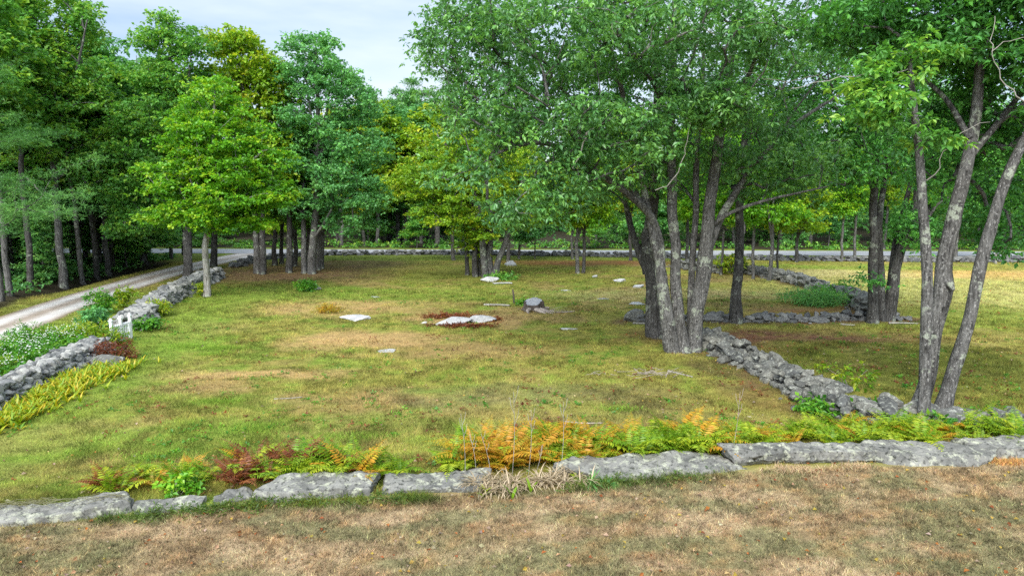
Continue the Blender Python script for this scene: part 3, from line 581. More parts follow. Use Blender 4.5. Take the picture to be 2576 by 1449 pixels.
def crown_mesh(name, tips, rg, m, spec, ctr=None):
    """sprays of leaves round each twig end"""
    sp, nl, rc, fl, L, wr, droop = spec['sprays'], spec['nl'], spec['rc'], spec['flat'], spec['L'], spec['wr'], spec['droop']
    nt_ = len(tips); tone_t = rg.uniform(.05, .6, nt_)
    P = np.repeat(tips, sp, 0); d = rg.normal(0, .5, (len(P), 3)) * [1, 1, fl] * rc; 
    d[:, 2] -= .25 * (d[:, 0] ** 2 + d[:, 1] ** 2) / max(rc, .01) * .5
    P = P + d; tn = np.repeat(tone_t, sp) + rg.normal(0, .16, len(P))
    ax0 = unit(d * [1, 1, .3] + rg.normal(0, .25 * rc, d.shape))
    P2 = np.repeat(P, nl, 0); n = len(P2); az = rg.normal(0, 1, (n, 3)); az[:, 2] *= .45
    ax = unit(unit(az) + .55 * np.repeat(ax0, nl, 0) - np.array([0, 0, 1]) * rg.random((n, 1)) * 2 * droop)
    P2 = P2 + ax * rg.uniform(.0, .45, (n, 1)) * L
    no = unit(rg.normal(0, .42, (n, 3)) + np.array([0, 0, 1]) + .35 * ax * [1, 1, 0])
    ln = L * rg.uniform(.5, 1.35, n); t = (np.repeat(tn, nl) + rg.normal(0, .13, n)).clip(0, .8)
    V, T, tt = leaves(P2, ax, no, ln, ln * wr * rg.uniform(.8, 1.2, n), spec.get('fold', .16), t)
    return mk(name, V, [T], [m], {'tone': tt})
SP_OAK = dict(sprays=14, nl=7, rc=.66, flat=.5, L=.165, wr=.48, droop=.42)
SP_NEAR = dict(sprays=13, nl=7, rc=.6, flat=.45, L=.15, wr=.5, droop=.35)
SP_MAPLE = dict(sprays=16, nl=7, rc=.66, flat=.25, L=.165, wr=.85, droop=.22)
SP_WOOD = dict(sprays=18, nl=6, rc=.85, flat=.42, L=.30, wr=.7, droop=.3)
SP_FAR = dict(sprays=18, nl=6, rc=.98, flat=.4, L=.29, wr=.7, droop=.3)
SP_PINE = dict(sprays=9, nl=9, rc=.5, flat=.25, L=.26, wr=.12, droop=-.35, fold=.05)
def make_tree(name, label, base, stems, blobs, m_leaf, m_bark, spec, seed, group=None, cat='tree', rt=.012, sides=12, lump=.28, flare=.28, arch=.12, slope=.5, bare=(), m_bare=None, each=True, bare_label=None):
    """stems: lists of world (x,y,z,r); the first point of each is where it leaves the ground or its parent stem"""
    rg = np.random.default_rng(seed); base = np.asarray(base, float); root = thing(name, label, 'tree' if cat is None else cat, base, group)
    st = []
    for s in stems:
        p = np.asarray(s, float).copy(); p[:, :3] -= base; st.append(catmull(p, .22))
    rooted = [s[0, 2] < .6 for s in st]; big = [r_ or (each and s[0, 3] > .10) for r_, s in zip(rooted, st)]
    if not each: big = [True] + [False] * (len(st) - 1)
    own = []
    for q, s in enumerate(st):
        k = q
        while not big[k] or (k != q and False):
            k = min((j for j in range(len(st)) if j != k and (big[j] or j < k)), key=lambda j: np.min(np.linalg.norm(st[j][:, :3] - st[k][0, :3], axis=1)))
        own.append(k)
    acc = {q: Acc() for q in range(len(st)) if big[q]}
    for q, s in enumerate(st):
        P = s[:, :3].copy(); P[1:-1, :2] += (np.stack([vn(s[1:-1, 2] * .8, np.full(len(s) - 2, q * 3.), seed), vn(s[1:-1, 2] * .8, np.full(len(s) - 2, q * 3.), seed + 1)], 1) - .5) * s[1:-1, 3:4] * .7
        if rooted[q]: P = np.vstack([P[0] - [0, 0, .25], P]); r = np.r_[s[0, 3], s[:, 3]]
        else: r = s[:, 3]
        acc[own[q]].add(*tube(P, np.maximum(r, .006), sides if s[0, 3] > .06 else 7, True, lump, seed + q, flare if rooted[q] else 0))
    tips = blob_tips([(b[0] - base[0], b[1] - base[1], b[2] - base[2], *b[3:]) for b in blobs], rg) if blobs else np.zeros((0, 3))
    if len(tips):
        for P, r, o_ in skeleton(st, tips, rg, rt, arch, slope): acc[own[o_]].add(*tube(P, r, 6 if r[0] > .03 else 4, False))
    for q, a in acc.items(): ob('trunk' if rooted[q] or not each else 'limb', a.mesh('trunk', [m_bark], True), root)
    for b in bare:
        p = catmull(np.asarray(b, float), .15); p[:, :3] -= base; a = Acc(); a.add(*tube(p[:, :3] + np.random.default_rng(int(p[0, 3] * 1e5)).normal(0, .025, (len(p), 3)), p[:, 3], 6)); ob('dead_branch', a.mesh('dead_branch', [m_bare or M_bare], True), root)
    if len(tips): ob('crown', crown_mesh('crown', tips, rg, m_leaf, spec), root)
    return root
def St(Yb, pts, dz=0):   # stem read in the photo at distance Yb (+dY), radius in photo grid pixels
    out = []
    for u, v, dY, r in pts:
        p = W(u, v, Yb + dY); out.append((*p, r / F_PX * (Yb + dY)))
    return out
def Bl(Yb, lst):
    out = []
    for u, v, dY, ru, ry, rv, n in lst:
        Y = Yb + dY; p = W(u, v, Y); out.append((*p, ru / F_PX * Y, ry, rv / F_PX * Y, n))
    return out

# the big multi trunked oak
b = G(1715, 884); Yk = b[1]
K_st = [St(Yk, [(1732, 868, .5, 10.1), (1740, 700, .5, 8.7), (1748, 560, .6, 8.3), (1754, 400, .7, 7.4), (1764, 250, .8, 5.5), (1772, 60, .8, 2.8)]),
        St(Yk, [(1716, 886, 0, 23.6), (1708, 800, 0, 15.2), (1698, 650, 0, 12.4), (1693, 500, 0, 11.5), (1687, 330, .2, 10.1), (1690, 180, .4, 10.0), (1702, 40, .5, 7.9), (1712, -150, .6, 5.1), (1718, -330, .6, 2.1)]),
        St(Yk, [(1694, 886, -.15, 19.4), (1677, 780, -.2, 16.5), (1664, 690, -.2, 14.4), (1656, 610, 0, 12.9), (1636, 545, -.1, 10.0), (1580, 488, -.6, 8.6), (1495, 428, -1.1, 7.5), (1400, 368, -1.5, 6.4), (1330, 362, -1.8, 5.4), (1262, 382, -2.1, 4.0), (1195, 425, -2.4, 2.1)]),
        St(Yk, [(1746, 884, .1, 20.8), (1749, 800, .1, 18.7), (1759, 700, .1, 19.4), (1778, 580, .1, 16.5), (1791, 480, .2, 14.4), (1810, 350, .3, 12.2), (1832, 200, .4, 9.3), (1855, 50, .5, 6.4), (1880, -150, .5, 2.9)]),
        St(Yk, [(1668, 705, -.2, 11.5), (1650, 610, -.1, 10.8), (1622, 490, .2, 9.3), (1590, 340, .2, 7.9), (1545, 160, 0, 5.7), (1500, 0, -.3, 3.6), (1460, -150, -.5, 1.8)]),
        St(Yk, [(1768, 660, .1, 10.8), (1806, 565, .3, 9.3), (1848, 490, .5, 8.6), (1915, 395, .8, 6.4), (2010, 305, 1.2, 5.1), (2110, 240, 1.5, 2.9)]),
        St(Yk, [(1790, 570, .2, 5.5), (1840, 535, -.3, 4.6), (1915, 508, -.8, 3.7), (2000, 488, -1.2, 2.8), (2080, 470, -1.6, 1.8)]),
        St(Yk, [(1636, 545, -.1, 7.2), (1560, 430, .6, 6.4), (1500, 320, 1, 5.7), (1420, 230, 1.2, 4.3), (1320, 150, 1.4, 2.9), (1220, 90, 1.5, 1.8)]),
        St(Yk, [(1475, 415, -1.1, 4.3), (1440, 340, -2.2, 3.6), (1380, 270, -3.4, 2.9), (1300, 220, -4.4, 2.1)]),
        St(Yk, [(1689, 310, .2, 6.4), (1650, 220, -1, 5.1), (1600, 150, -2.2, 3.6), (1560, 60, -3.2, 2.1)])]
K_bl = Bl(Yk, [(1200, 110, .5, 155, 3.2, 130, 90), (1210, 240, 0, 165, 3, 60, 55), (1330, 60, 0, 200, 4, 150, 78), (1500, 90, -2.2, 260, 3.5, 130, 112), (1760, 60, -2.5, 280, 4, 120, 105), (1900, 120, 1, 220, 5, 130, 72), (1650, -260, 0, 560, 7, 220, 130),
              (1240, 320, -.6, 150, 2.5, 60, 34), (1370, 290, -2.5, 190, 2.5, 80, 50), (1400, 470, -2.6, 120, 1.6, 80, 22), (1300, 520, -2.6, 80, 1.2, 45, 18), (1480, 420, -2.4, 100, 1.5, 90, 20), (1590, 330, -2.6, 130, 2., 90, 46), (1180, 420, -2.2, 90, 1.2, 45, 14),
              (1790, 250, -2.4, 130, 1.6, 60, 60), (1820, 330, 1.5, 200, 3.5, 130, 64), (1960, 400, 1., 170, 3, 100, 80), (1580, 400, 2., 200, 3, 120, 55)])
def bare_limb(Y, pts): return St(Y, pts)
make_tree('oak_tree', 'huge spreading oak with several pale lichen patched trunks at the end of the fieldstone wall', b, K_st, K_bl, M_oak, M_bark, SP_OAK, 101, rt=.0115,
          bare=[bare_limb(Yk - 3.4, [(1478, 330, 0, 2.06), (1462, 385, 0, 1.65), (1440, 425, 0, 1.24)]), bare_limb(Yk - 2.8, [(1650, 480, 0, 1.24), (1690, 455, 0, 1.24), (1718, 400, 0, 1.03), (1732, 330, 0, 0.83), (1728, 300, 0, 0.41)]),
                bare_limb(Yk - 3, [(1760, 60, 0, 1.24), (1800, 90, 0, 1.03), (1870, 70, 0, 0.83), (1920, 95, 0, 0.49)]), bare_limb(Yk - 3, [(2060, 190, 0, 1.03), (1960, 205, 0, 0.83), (1870, 180, 0, 0.49)])])
b = G(1650, 848)
make_tree('oak_tree', 'dark straight oak trunk standing just behind and left of the lichen patched oak', b,
          [St(b[1], [(1650, 850, 0, 24.6), (1642, 740, 0, 19.7), (1630, 640, 0, 16.4), (1642, 520, .1, 13.1), (1650, 380, .3, 11.5), (1655, 200, .6, 8.2), (1650, 0, 1, 4.9), (1645, -150, 1, 2.5)]),
           St(b[1], [(1626, 690, 0, 9.8), (1594, 600, .2, 8.2), (1576, 520, .3, 6.6), (1560, 430, .5, 4.9), (1520, 330, .8, 3.3)])],
          Bl(b[1], [(1640, 150, 2, 260, 3, 180, 120), (1620, 400, 2.5, 190, 2.5, 100, 36), (1480, 250, 2, 160, 3, 120, 60)]), M_oakd, M_barkd, SP_OAK, 102)
# the three trunks at the near end of the right wall
b = G(2322, 1074); Yr = b[1]
make_tree('slender_tree', 'slim straight grey trunk with round lichen spots and a snapped pale top', b,
          [St(Yr, [(2322, 1078, 0, 19.3), (2324, 1000, 0, 13.8), (2328, 860, 0, 12.9), (2330, 700, 0, 12.0), (2322, 520, 0, 10.6), (2312, 380, 0, 9.2), (2300, 250, 0, 7.8), (2290, 160, 0, 6.4), (2288, 125, 0, 3.7)])],
          Bl(Yr, [(2210, 250, -.2, 90, .8, 45, 16), (2300, 130, 0, 70, .7, 25, 8), (2330, 330, 0, 40, .5, 40, 5), (2200, 190, .2, 120, .8, 30, 10)]), M_wood, M_bark, dict(SP_NEAR, L=.17, rc=.42), 103, rt=.006,
          bare=[bare_limb(Yr, [(2290, 172, 0, 1.65), (2230, 185, 0, 1.24), (2120, 195, 0, 0.91), (1990, 225, .2, 0.62)]), bare_limb(Yr, [(2290, 140, 0, 2.06), (2320, 118, 0, 1.65), (2362, 125, 0, 0.83)]), bare_limb(Yr, [(2288, 130, 0, 2.06), (2272, 120, 0, 1.24), (2262, 145, 0, 0.83)]),
                bare_limb(Yr, [(2330, 455, 0, 1.65), (2360, 420, -.2, 1.24), (2375, 380, -.3, 0.99), (2440, 320, -.5, 0.66), (2490, 310, -.6, 0.41)])])
b = G(2318, 1046)
make_tree('oak_tree', 'thick rough barked oak bent at a knob, between the slim trunk and the leaning trunk', b,
          [St(b[1], [(2312, 1050, 0, 25.2), (2328, 960, 0, 18.5), (2344, 840, 0, 20.0), (2372, 730, 0, 22.2), (2376, 660, 0, 18.5), (2398, 560, 0, 17.8), (2425, 430, .1, 14.8), (2455, 280, .3, 12.6), (2470, 120, .5, 9.6), (2480, -60, .6, 5.9), (2490, -250, .6, 2.2)]),
           St(b[1], [(2372, 715, 0, 14.8), (2392, 712, -.25, 11.1), (2398, 730, -.35, 4.4)]),
           St(b[1], [(2430, 410, .1, 8.9), (2500, 320, .4, 7.4), (2580, 220, .8, 5.2), (2680, 120, 1, 2.2)]),
           St(b[1], [(2440, 350, .1, 7.4), (2380, 250, .8, 5.2), (2300, 180, 1.4, 3.7), (2220, 120, 1.8, 2.2)])],
          Bl(b[1], [(2470, 60, .5, 230, 2.8, 130, 130), (2300, 60, 1.2, 170, 2.2, 90, 70), (2560, 260, 1.2, 130, 2.5, 150, 90), (2440, -220, 0, 350, 4, 150, 120), (2400, 330, 2.2, 130, 1.5, 150, 60), (2540, 520, 2.5, 90, 1.5, 120, 50), (2150, 30, 1, 110, 2, 70, 40)]), M_oakd, M_bark, SP_NEAR, 104, rt=.009,
          bare=[bare_limb(Yr - 1, [(2576, 260, 0, 1.65), (2520, 200, 0, 1.24), (2492, 120, 0, 0.99), (2505, 40, 0, 0.62)]), bare_limb(Yr - 1, [(2492, 130, 0, 0.99), (2530, 108, 0, 0.83), (2590, 95, 0, 0.49)])])
b = G(2372, 1064)
make_tree('oak_tree', 'trunk leaning strongly to the right out of the corner of the fieldstone wall', b,
          [St(b[1], [(2366, 1066, 0, 25.4), (2385, 990, 0, 17.5), (2418, 870, 0, 15.0), (2450, 740, 0, 14.2), (2482, 610, 0, 14.2), (2512, 500, 0, 12.7), (2552, 400, 0, 11.9), (2600, 300, 0, 10.3), (2670, 150, .2, 7.9), (2740, -20, .4, 4.8)])],
          Bl(b[1], [(2700, 60, 0, 160, 2, 150, 50), (2600, -80, 0, 160, 2, 100, 40)]), M_oakd, M_bark, SP_NEAR, 105, rt=.009)
# the twin trees where the cross wall meets the back wall
b = G(2196, 812); Y2 = b[1]
make_tree('oak_tree', 'dark upright twin trunked oak where the low stone row meets the curving wall', b,
          [St(Y2, [(2194, 814, 0, 14.8), (2196, 740, 0, 11.4), (2196, 640, 0, 11.4), (2200, 520, 0, 9.4), (2205, 400, 0, 7.4), (2212, 250, 0, 5.3), (2215, 60, 0, 2.7)]),
           St(Y2, [(2216, 806, .4, 10.1), (2217, 700, .4, 9.4), (2212, 600, .3, 8.7), (2222, 480, .3, 6.7), (2240, 330, .3, 4.7), (2260, 180, .3, 2.0)])],
          Bl(Y2, [(2190, 220, 0, 190, 4, 170, 130), (2080, 330, -1, 120, 2.5, 90, 60), (2180, 400, -1, 130, 2, 70, 50), (2100, 430, -2, 100, 1.5, 40, 24), (2050, 180, 0, 150, 3, 120, 70), (2190, 700, -.3, 40, .5, 14, 4)]), M_oakd, M_barkd, SP_OAK, 106)
b = G(2236, 806)
make_tree('oak_tree', 'dark forked oak leaning right beside the upright twin trunked oak', b,
          [St(b[1], [(2228, 808, 0, 17.5), (2240, 730, 0, 13.4), (2262, 650, 0, 12.0), (2290, 560, 0, 10.1), (2318, 450, .1, 8.1), (2340, 320, .2, 6.0), (2360, 160, .3, 3.4), (2370, 0, .3, 2.0)]),
           St(b[1], [(2236, 760, .1, 9.4), (2250, 640, .4, 8.1), (2275, 520, .6, 6.7), (2300, 400, .8, 4.7), (2310, 260, .9, 2.7)])],
          Bl(b[1], [(2330, 230, .5, 170, 3.5, 180, 120), (2290, 570, -.6, 60, 1, 60, 24), (2400, 420, 1, 120, 2.5, 110, 60)]), M_oakd, M_barkd, SP_OAK, 107)
b = G(1851, 812)
make_tree('oak_tree', 'single straight dark trunk rising from the low stone row', b,
          [St(b[1], [(1850, 814, 0, 16), (1856, 700, 0, 12), (1862, 560, 0, 11), (1868, 420, 0, 10), (1880, 250, 0, 7), (1890, 80, 0, 3)])],
          Bl(b[1], [(1890, 260, 1, 190, 3, 170, 100), (1980, 380, 1, 120, 2.5, 80, 40), (1760, 430, 1.5, 110, 2, 70, 36)]), M_oakd, M_barkd, SP_OAK, 108)
# the bright maple by the drive
b = G(521, 746); Ym = b[1]
make_tree('maple_tree', 'bright green rounded maple with a pale slim trunk at the end of the grey wall', b,
          [St(Ym, [(521, 748, 0, 9.5), (521, 690, 0, 8), (518, 620, 0, 7.5), (522, 560, 0, 7), (530, 450, .1, 6), (538, 330, .2, 4), (540, 210, .2, 1.5)]), St(Ym, [(519, 605, 0, 4.5), (512, 560, -.3, 4), (490, 480, -.8, 3), (460, 400, -1, 2)]), St(Ym, [(522, 570, 0, 4.5), (560, 490, -.6, 4), (620, 420, -1, 3), (660, 380, -1, 2)])],
          Bl(Ym, [(535, 260, 0, 75, 1.6, 75, 34), (545, 340, 0, 130, 2.6, 80, 80), (500, 420, 0, 140, 2.8, 70, 80), (600, 420, -.3, 130, 2.8, 70, 80), (560, 490, -.5, 180, 3.2, 60, 110), (440, 500, 0, 90, 2, 50, 30), (650, 480, 0, 90, 2, 50, 40), (540, 545, -.8, 110, 2.2, 35, 50), (600, 560, -.3, 110, 1.5, 22, 24), (430, 545, .5, 70, 1.5, 25, 14)]), M_maple, M_barkp, SP_MAPLE, 109, rt=.009)
# yellowing maples in the middle
b = G(1238, 698); Yc = b[1]
make_tree('maple_tree', 'spreading yellow green maple with a fan of several trunks behind a rounded boulder', b,
          [St(Yc, [(1220, 700, 0, 9), (1218, 640, 0, 8.5), (1212, 570, 0, 8), (1190, 480, 0, 6), (1150, 400, -.5, 4), (1100, 340, -1, 2)]), St(Yc, [(1236, 700, .2, 9), (1232, 640, .2, 7.5), (1236, 560, .2, 7), (1240, 450, .2, 5), (1240, 330, .2, 2)]),
           St(Yc, [(1242, 698, -.1, 9), (1258, 650, -.1, 7.5), (1276, 590, 0, 7.5), (1290, 520, .2, 6), (1330, 430, .2, 4), (1380, 370, .2, 2)]), St(Yc, [(1228, 698, .4, 6), (1226, 600, .4, 6), (1225, 480, .6, 4), (1200, 360, .8, 2)])],
          Bl(Yc, [(1100, 440, 0, 130, 3.5, 60, 60), (1050, 470, -.5, 90, 2.5, 40, 30), (1190, 380, 0, 160, 4, 70, 80), (1200, 480, -1, 150, 3.5, 60, 80), (1320, 440, 0, 140, 3.5, 90, 80), (1130, 540, -1.5, 110, 2.5, 35, 40), (1300, 540, -.5, 110, 2.5, 40, 36), (1160, 320, 0, 120, 3, 50, 40), (1420, 470, .5, 90, 2.5, 80, 40), (1200, 580, -1, 60, 1.5, 25, 16)]), M_gold, M_bark, SP_MAPLE, 110, rt=.009)
for u, v, r, lab in [(1175, 692, 5, 'thin dark trunk left of the multi trunked maple, outermost of the clump'), (1196, 696, 7, 'dark mossy trunk beside the multi trunked maple'), (1206, 694, 3.5, 'spindly dark sapling squeezed against the multi trunked maple')]:
    b = G(u, v)
    make_tree('maple_tree', lab, b, [St(b[1], [(u, v + 1, 0, r * 1.1), (u - 1, v - 60, 0, r), (u - 4, v - 130, .2, r * .85), (u - 12, v - 240, .4, r * .5), (u - 15, v - 300, .4, r * .2)])],
              Bl(b[1], [(u - 15, v - 220, .5, 65, 1.5, 60, 18), (u + 2, v - 90, 0, 22, .5, 40, 8)]), M_gold, M_barkd, SP_MAPLE, int(u), rt=.008)

# ------------------------------------------------------------------ the wood: left of the drive, in the grove and beyond the road
b = G(157, 722); Yl = b[1]
make_tree('oak_tree', 'tall oak with a pale leaning trunk and wide open limbs left of the drive', b,
          [St(Yl, [(160, 724, 0, 11), (153, 660, 0, 9), (146, 580, 0, 8), (140, 480, 0, 7.5), (130, 360, .2, 7), (110, 230, .3, 6), (90, 110, .3, 5), (70, -20, .3, 3)]), St(Yl, [(130, 350, .2, 5), (170, 250, -.6, 4), (200, 150, -1, 3), (220, 50, -1.4, 1.5)]), St(Yl, [(112, 240, .3, 5), (50, 160, -1, 4), (-20, 110, -1.6, 2)])],
          Bl(Yl, [(190, 60, 0, 50, 2, 60, 34), (90, 20, 0, 130, 3.5, 70, 70), (40, 130, -1, 120, 3.5, 70, 70), (170, 190, -.5, 90, 3, 60, 60), (60, 260, 0, 130, 3.5, 60, 70), (230, 300, .5, 110, 3, 70, 60), (120, 400, 1, 170, 3.5, 70, 80), (-60, 60, 0, 90, 3, 90, 40), (260, 420, 1.5, 80, 2.5, 60, 40)]), M_wood, M_bark, dict(SP_WOOD, L=.205, rc=.7), 201,
          bare=[St(Yl - 2, [(60, 440, 0, 2), (90, 470, 0, 1.6), (118, 500, 0, 1)])])
b = G(472, 704); Yt = b[1]
make_tree('ash_tree', 'tallest tree on the skyline, dark thick trunk standing beside the drive behind the maple', b,
          [St(Yt, [(474, 706, 0, 12), (472, 640, 0, 10.5), (466, 560, 0, 9.5), (455, 420, 0, 8), (440, 280, 0, 6), (430, 140, 0, 4), (425, 40, 0, 1.5)]), St(Yt, [(448, 340, 0, 5), (470, 240, -.5, 3.5), (480, 150, -.6, 2)])],
          Bl(Yt, [(415, 60, 0, 22, 1, 28, 10), (400, 110, 0, 45, 2, 40, 26), (470, 110, 0, 40, 2, 35, 24), (430, 190, 0, 85, 3, 50, 60), (410, 290, 0, 100, 3.5, 70, 90), (500, 270, .5, 80, 3, 70, 60), (380, 400, .5, 100, 3.5, 70, 70), (330, 470, .5, 100, 3, 60, 60), (390, 540, .2, 80, 3, 30, 36), (340, 570, 0, 70, 2, 25, 24)]), M_wood, M_barkd, dict(SP_WOOD, L=.205, rc=.75), 202)
b = G(788, 689); Ya = b[1]
make_tree('ash_tree', 'tall grey green tree with a straight pale trunk at the right of the grove', b,
          [St(Ya, [(784, 690, 0, 11), (790, 600, 0, 9), (794, 500, 0, 8), (798, 400, 0, 6.5), (800, 300, 0, 5), (798, 200, 0, 3), (795, 110, 0, 1.2)]), St(Ya, [(795, 450, 0, 4), (815, 340, .2, 3.2), (830, 220, .4, 2)]), St(Ya, [(797, 370, 0, 4), (780, 280, -.2, 3), (770, 180, -.3, 1.5)]), St(Ya, [(790, 600, 0, 4), (815, 560, -.5, 3), (850, 500, -.8, 2)])],
          Bl(Ya, [(790, 120, 0, 70, 2.5, 30, 34), (760, 190, 0, 60, 2.5, 45, 36), (840, 190, 0, 80, 3, 50, 50), (890, 260, 0, 65, 2.5, 55, 40), (800, 290, 0, 100, 3, 70, 70), (900, 370, 0, 90, 3, 60, 56), (760, 400, 0, 70, 2.5, 60, 34), (860, 460, -.5, 100, 3, 60, 56), (920, 490, 0, 70, 2.5, 50, 34), (770, 520, 0, 60, 2, 40, 20), (880, 560, .3, 70, 2.5, 25, 20)]), M_ash, M_bark, dict(SP_WOOD, L=.205, rc=.7), 203)
b = G(650, 688); Yg = b[1]
make_tree('maple_tree', 'yellowing maple towering behind the bright green one', b,
          [St(Yg, [(648, 690, 0, 9), (645, 600, 0, 7.5), (635, 450, 0, 6.5), (620, 300, 0, 5), (605, 160, 0, 2.5), (600, 90, 0, 1)]), St(Yg, [(638, 480, 0, 5), (660, 350, .3, 4), (680, 220, .5, 2)])],
          Bl(Yg, [(585, 110, 0, 75, 3, 32, 40), (650, 170, 0, 60, 2.5, 40, 36), (560, 200, .5, 80, 3, 50, 44), (680, 240, 0, 45, 2, 50, 30), (620, 280, .5, 100, 3.5, 60, 60), (700, 400, -.5, 55, 2, 70, 34), (660, 450, 0, 80, 2.5, 60, 40)]), M_gold, M_bark, dict(SP_WOOD, L=.26), 204)
b = G(656, 690)
for u, v, r, top, lab in [(660, 690, 8, 330, 'leaning trunk pressed against the yellowing maple in the grove'), (690, 668, 6, 360, 'thin grove trunk behind the leaning one'), (728, 686, 8, 320, 'dark grove trunk in front, left of centre'), (708, 664, 5, 380, 'slim grove trunk seen between two darker ones'), (742, 670, 6, 380, 'grey grove trunk in the middle of the clump'),
                          (765, 688, 7, 340, 'slim dark trunk close left of the tall pale trunk'), (776, 676, 5, 380, 'thin trunk half hidden by the tall pale trunk'), (801, 680, 6, 380, 'slim trunk close right of the tall pale trunk'), (809, 676, 7, 400, 'outermost dark trunk at the right of the grove'), (536, 672, 8, 300, 'brown trunk beside the drive just behind the pale maple trunk')]:
    b = G(u, v)
    make_tree('grove_tree', lab, b, [St(b[1], [(u, v + 1, 0, r * 1.1), (u + 1, v - 80, 0, r * .9), (u - 2, v - 170, 0, r * .75), (u - 6, top + 60, .2, r * .5), (u - 8, top - 20, .3, r * .2)])],
              Bl(b[1], [(u, top, .5, 55, 2, 50, 16), (u + 5, top + 90, .5, 50, 2, 40, 14), (u - 15, top + 150, .2, 50, 2, 25, 8)]), M_wood, M_bark if u % 2 else M_barkd, SP_WOOD, int(u), 'trunks of the grove by the drive', each=True, lump=.2, sides=9)
def pine_tips(h, z0, Rm, rg, nb=5, dz=.75):
    T = []
    for q_ in range(int((h - z0) / dz * nb)):
        f0 = rg.random() ** 1.15; z = z0 + (h - z0) * f0; f = 1 - f0; a = rg.uniform(0, 6.28)
        lob = .55 + .8 * float(vn(np.array([a * .9 + 3]), np.array([z * .35]), 7)[0])
        L = (Rm * f ** .7 * (.65 + .35 * min(1, f0 * 6)) + .3) * lob * rg.uniform(.55, 1.1); up = .12 + .5 * f0
        for q in np.arange(.4, 1.01, max(.2, .6 / max(L, .5))):
            sd = rg.normal(0, .16 * L * q); T.append((math.cos(a) * L * q - math.sin(a) * sd, math.sin(a) * L * q + math.cos(a) * sd, z + up * L * q + rg.normal(0, .1)))
    T.append((0, 0, h)); return np.array(T)
def conifer(name, label, base, h, z0, Rm, m, seed, r0=.17, lean=0., spec=SP_PINE, nb=5, dz=.75, cat='tree', group=None, mb=None):
    rg = np.random.default_rng(seed); root = thing(name, label, cat, base, group); a = Acc()
    s = catmull(np.array([(0, 0, 0, r0), (lean * .3, 0, h * .3, r0 * .8), (lean * .7, 0, h * .7, r0 * .45), (lean, 0, h, .02)]), .4)
    a.add(*tube(np.vstack([s[0, :3] - [0, 0, .2], s[:, :3]]), np.r_[r0, s[:, 3]], 9, True, .2, seed, .4))
    tips = pine_tips(h, z0, Rm, rg, nb, dz); tips[:, 0] += lean * tips[:, 2] / h
    for P, r, _o in skeleton([s], tips, rg, .008, 0., 0., .5): a.add(*tube(P, r, 4, False))
    ob('trunk', a.mesh('trunk', [mb or M_barkd], True), root); ob('crown', crown_mesh('crown', tips, rg, m, spec), root); return root
b = G(-60, 800); conifer('pine_tree', 'blue green pine with layered boughs reaching in from the left edge of the picture', b, 15, 3.6, 5.0, M_pine, 301, .2, .3, dict(SP_PINE, sprays=26, nl=13, rc=.8, flat=.3, L=.17, wr=.09), 5, .95)

# tree kinds that are copied through the wood
def proto(name, h, stems, blobs, m, mb, spec, seed, rt=.012):
    return make_tree(name, 'x', (0, 0, 0), stems, blobs, m, mb, spec, seed, rt=rt, each=False, sides=9, lump=.2, flare=.4)
def bl(*r): return list(r)
P_tall = proto('broadleaf_tree', 18, [[(0, 0, 0, .19), (.1, 0, 4, .16), (0, .1, 9, .12), (.2, 0, 14, .07), (.2, 0, 17.5, .02)]], bl((0, 0, 16.4, 1.5, 1.5, 1.2, 16), (.3, 0, 14, 2.4, 2.4, 1.6, 38), (-.3, .2, 11.5, 3, 3, 1.7, 50), (.2, -.2, 9, 3.1, 3.1, 1.6, 44), (0, 0, 6.8, 2.5, 2.5, 1.0, 22)), M_wood, M_bark, SP_FAR, 401)
P_wide = proto('broadleaf_tree', 15, [[(0, 0, 0, .22), (-.1, 0, 3, .18), (.1, .1, 6, .13), (0, 0, 10, .07), (0, 0, 13, .02)], [(0, 0, 3.4, .12), (1.2, .3, 6.5, .09), (2, .5, 9.5, .04)]], bl((0, 0, 13, 2.2, 2.2, 1.3, 26), (1.2, 0, 10.6, 3.2, 3.2, 1.5, 46), (-1.4, .6, 9.4, 3.1, 3.1, 1.5, 46), (.4, -1.4, 7.6, 3.8, 3.6, 1.2, 46), (0, .5, 5.6, 3.4, 3.2, .8, 30)), M_wood, M_bark, SP_FAR, 402)
P_high = proto('broadleaf_tree', 20, [[(0, 0, 0, .18), (.15, 0, 6, .15), (.3, .1, 12, .11), (.2, 0, 17, .06), (.2, 0, 19.6, .02)]], bl((.2, 0, 18.4, 1.7, 1.7, 1.2, 20), (-.5, .3, 16, 2.6, 2.6, 1.3, 36), (.9, -.2, 13.6, 2.6, 2.6, 1.2, 34), (-.6, 0, 11, 2.3, 2.3, 1., 22)), M_wood, M_bark, SP_FAR, 403)
P_low = proto('small_broadleaf_tree', 7, [[(0, 0, 0, .08), (.1, 0, 2, .06), (0, .1, 4, .045), (.1, 0, 6.6, .01)]], bl((0, 0, 5.8, 1.2, 1.2, .8, 16), (.3, 0, 4.2, 1.8, 1.8, .9, 26), (-.3, .2, 2.6, 1.9, 1.9, .7, 22)), M_wood, M_bark, dict(SP_FAR, L=.28, rc=.7), 404)
P_pine = conifer('white_pine', 'x', (0, 0, 0), 19, 5, 3.8, M_pine, 405, .2, 0, dict(SP_PINE, L=.45, wr=.2, rc=.85, sprays=9), 5, .75)
P_hem = conifer('hemlock', 'x', (0, 0, 0), 8, .5, 2.1, M_dark, 406, .09, 0, dict(SP_PINE, L=.34, wr=.3, rc=.55, sprays=7, nl=7, droop=.25), 6, .6)
PROTO = dict(tall=P_tall, wide=P_wide, high=P_high, low=P_low, pine=P_pine, hem=P_hem); PH = dict(tall=18, wide=14.5, high=19.8, low=6.8, pine=19.3, hem=8.2)
for k, p in PROTO.items(): p.location = (0, 0, -500)
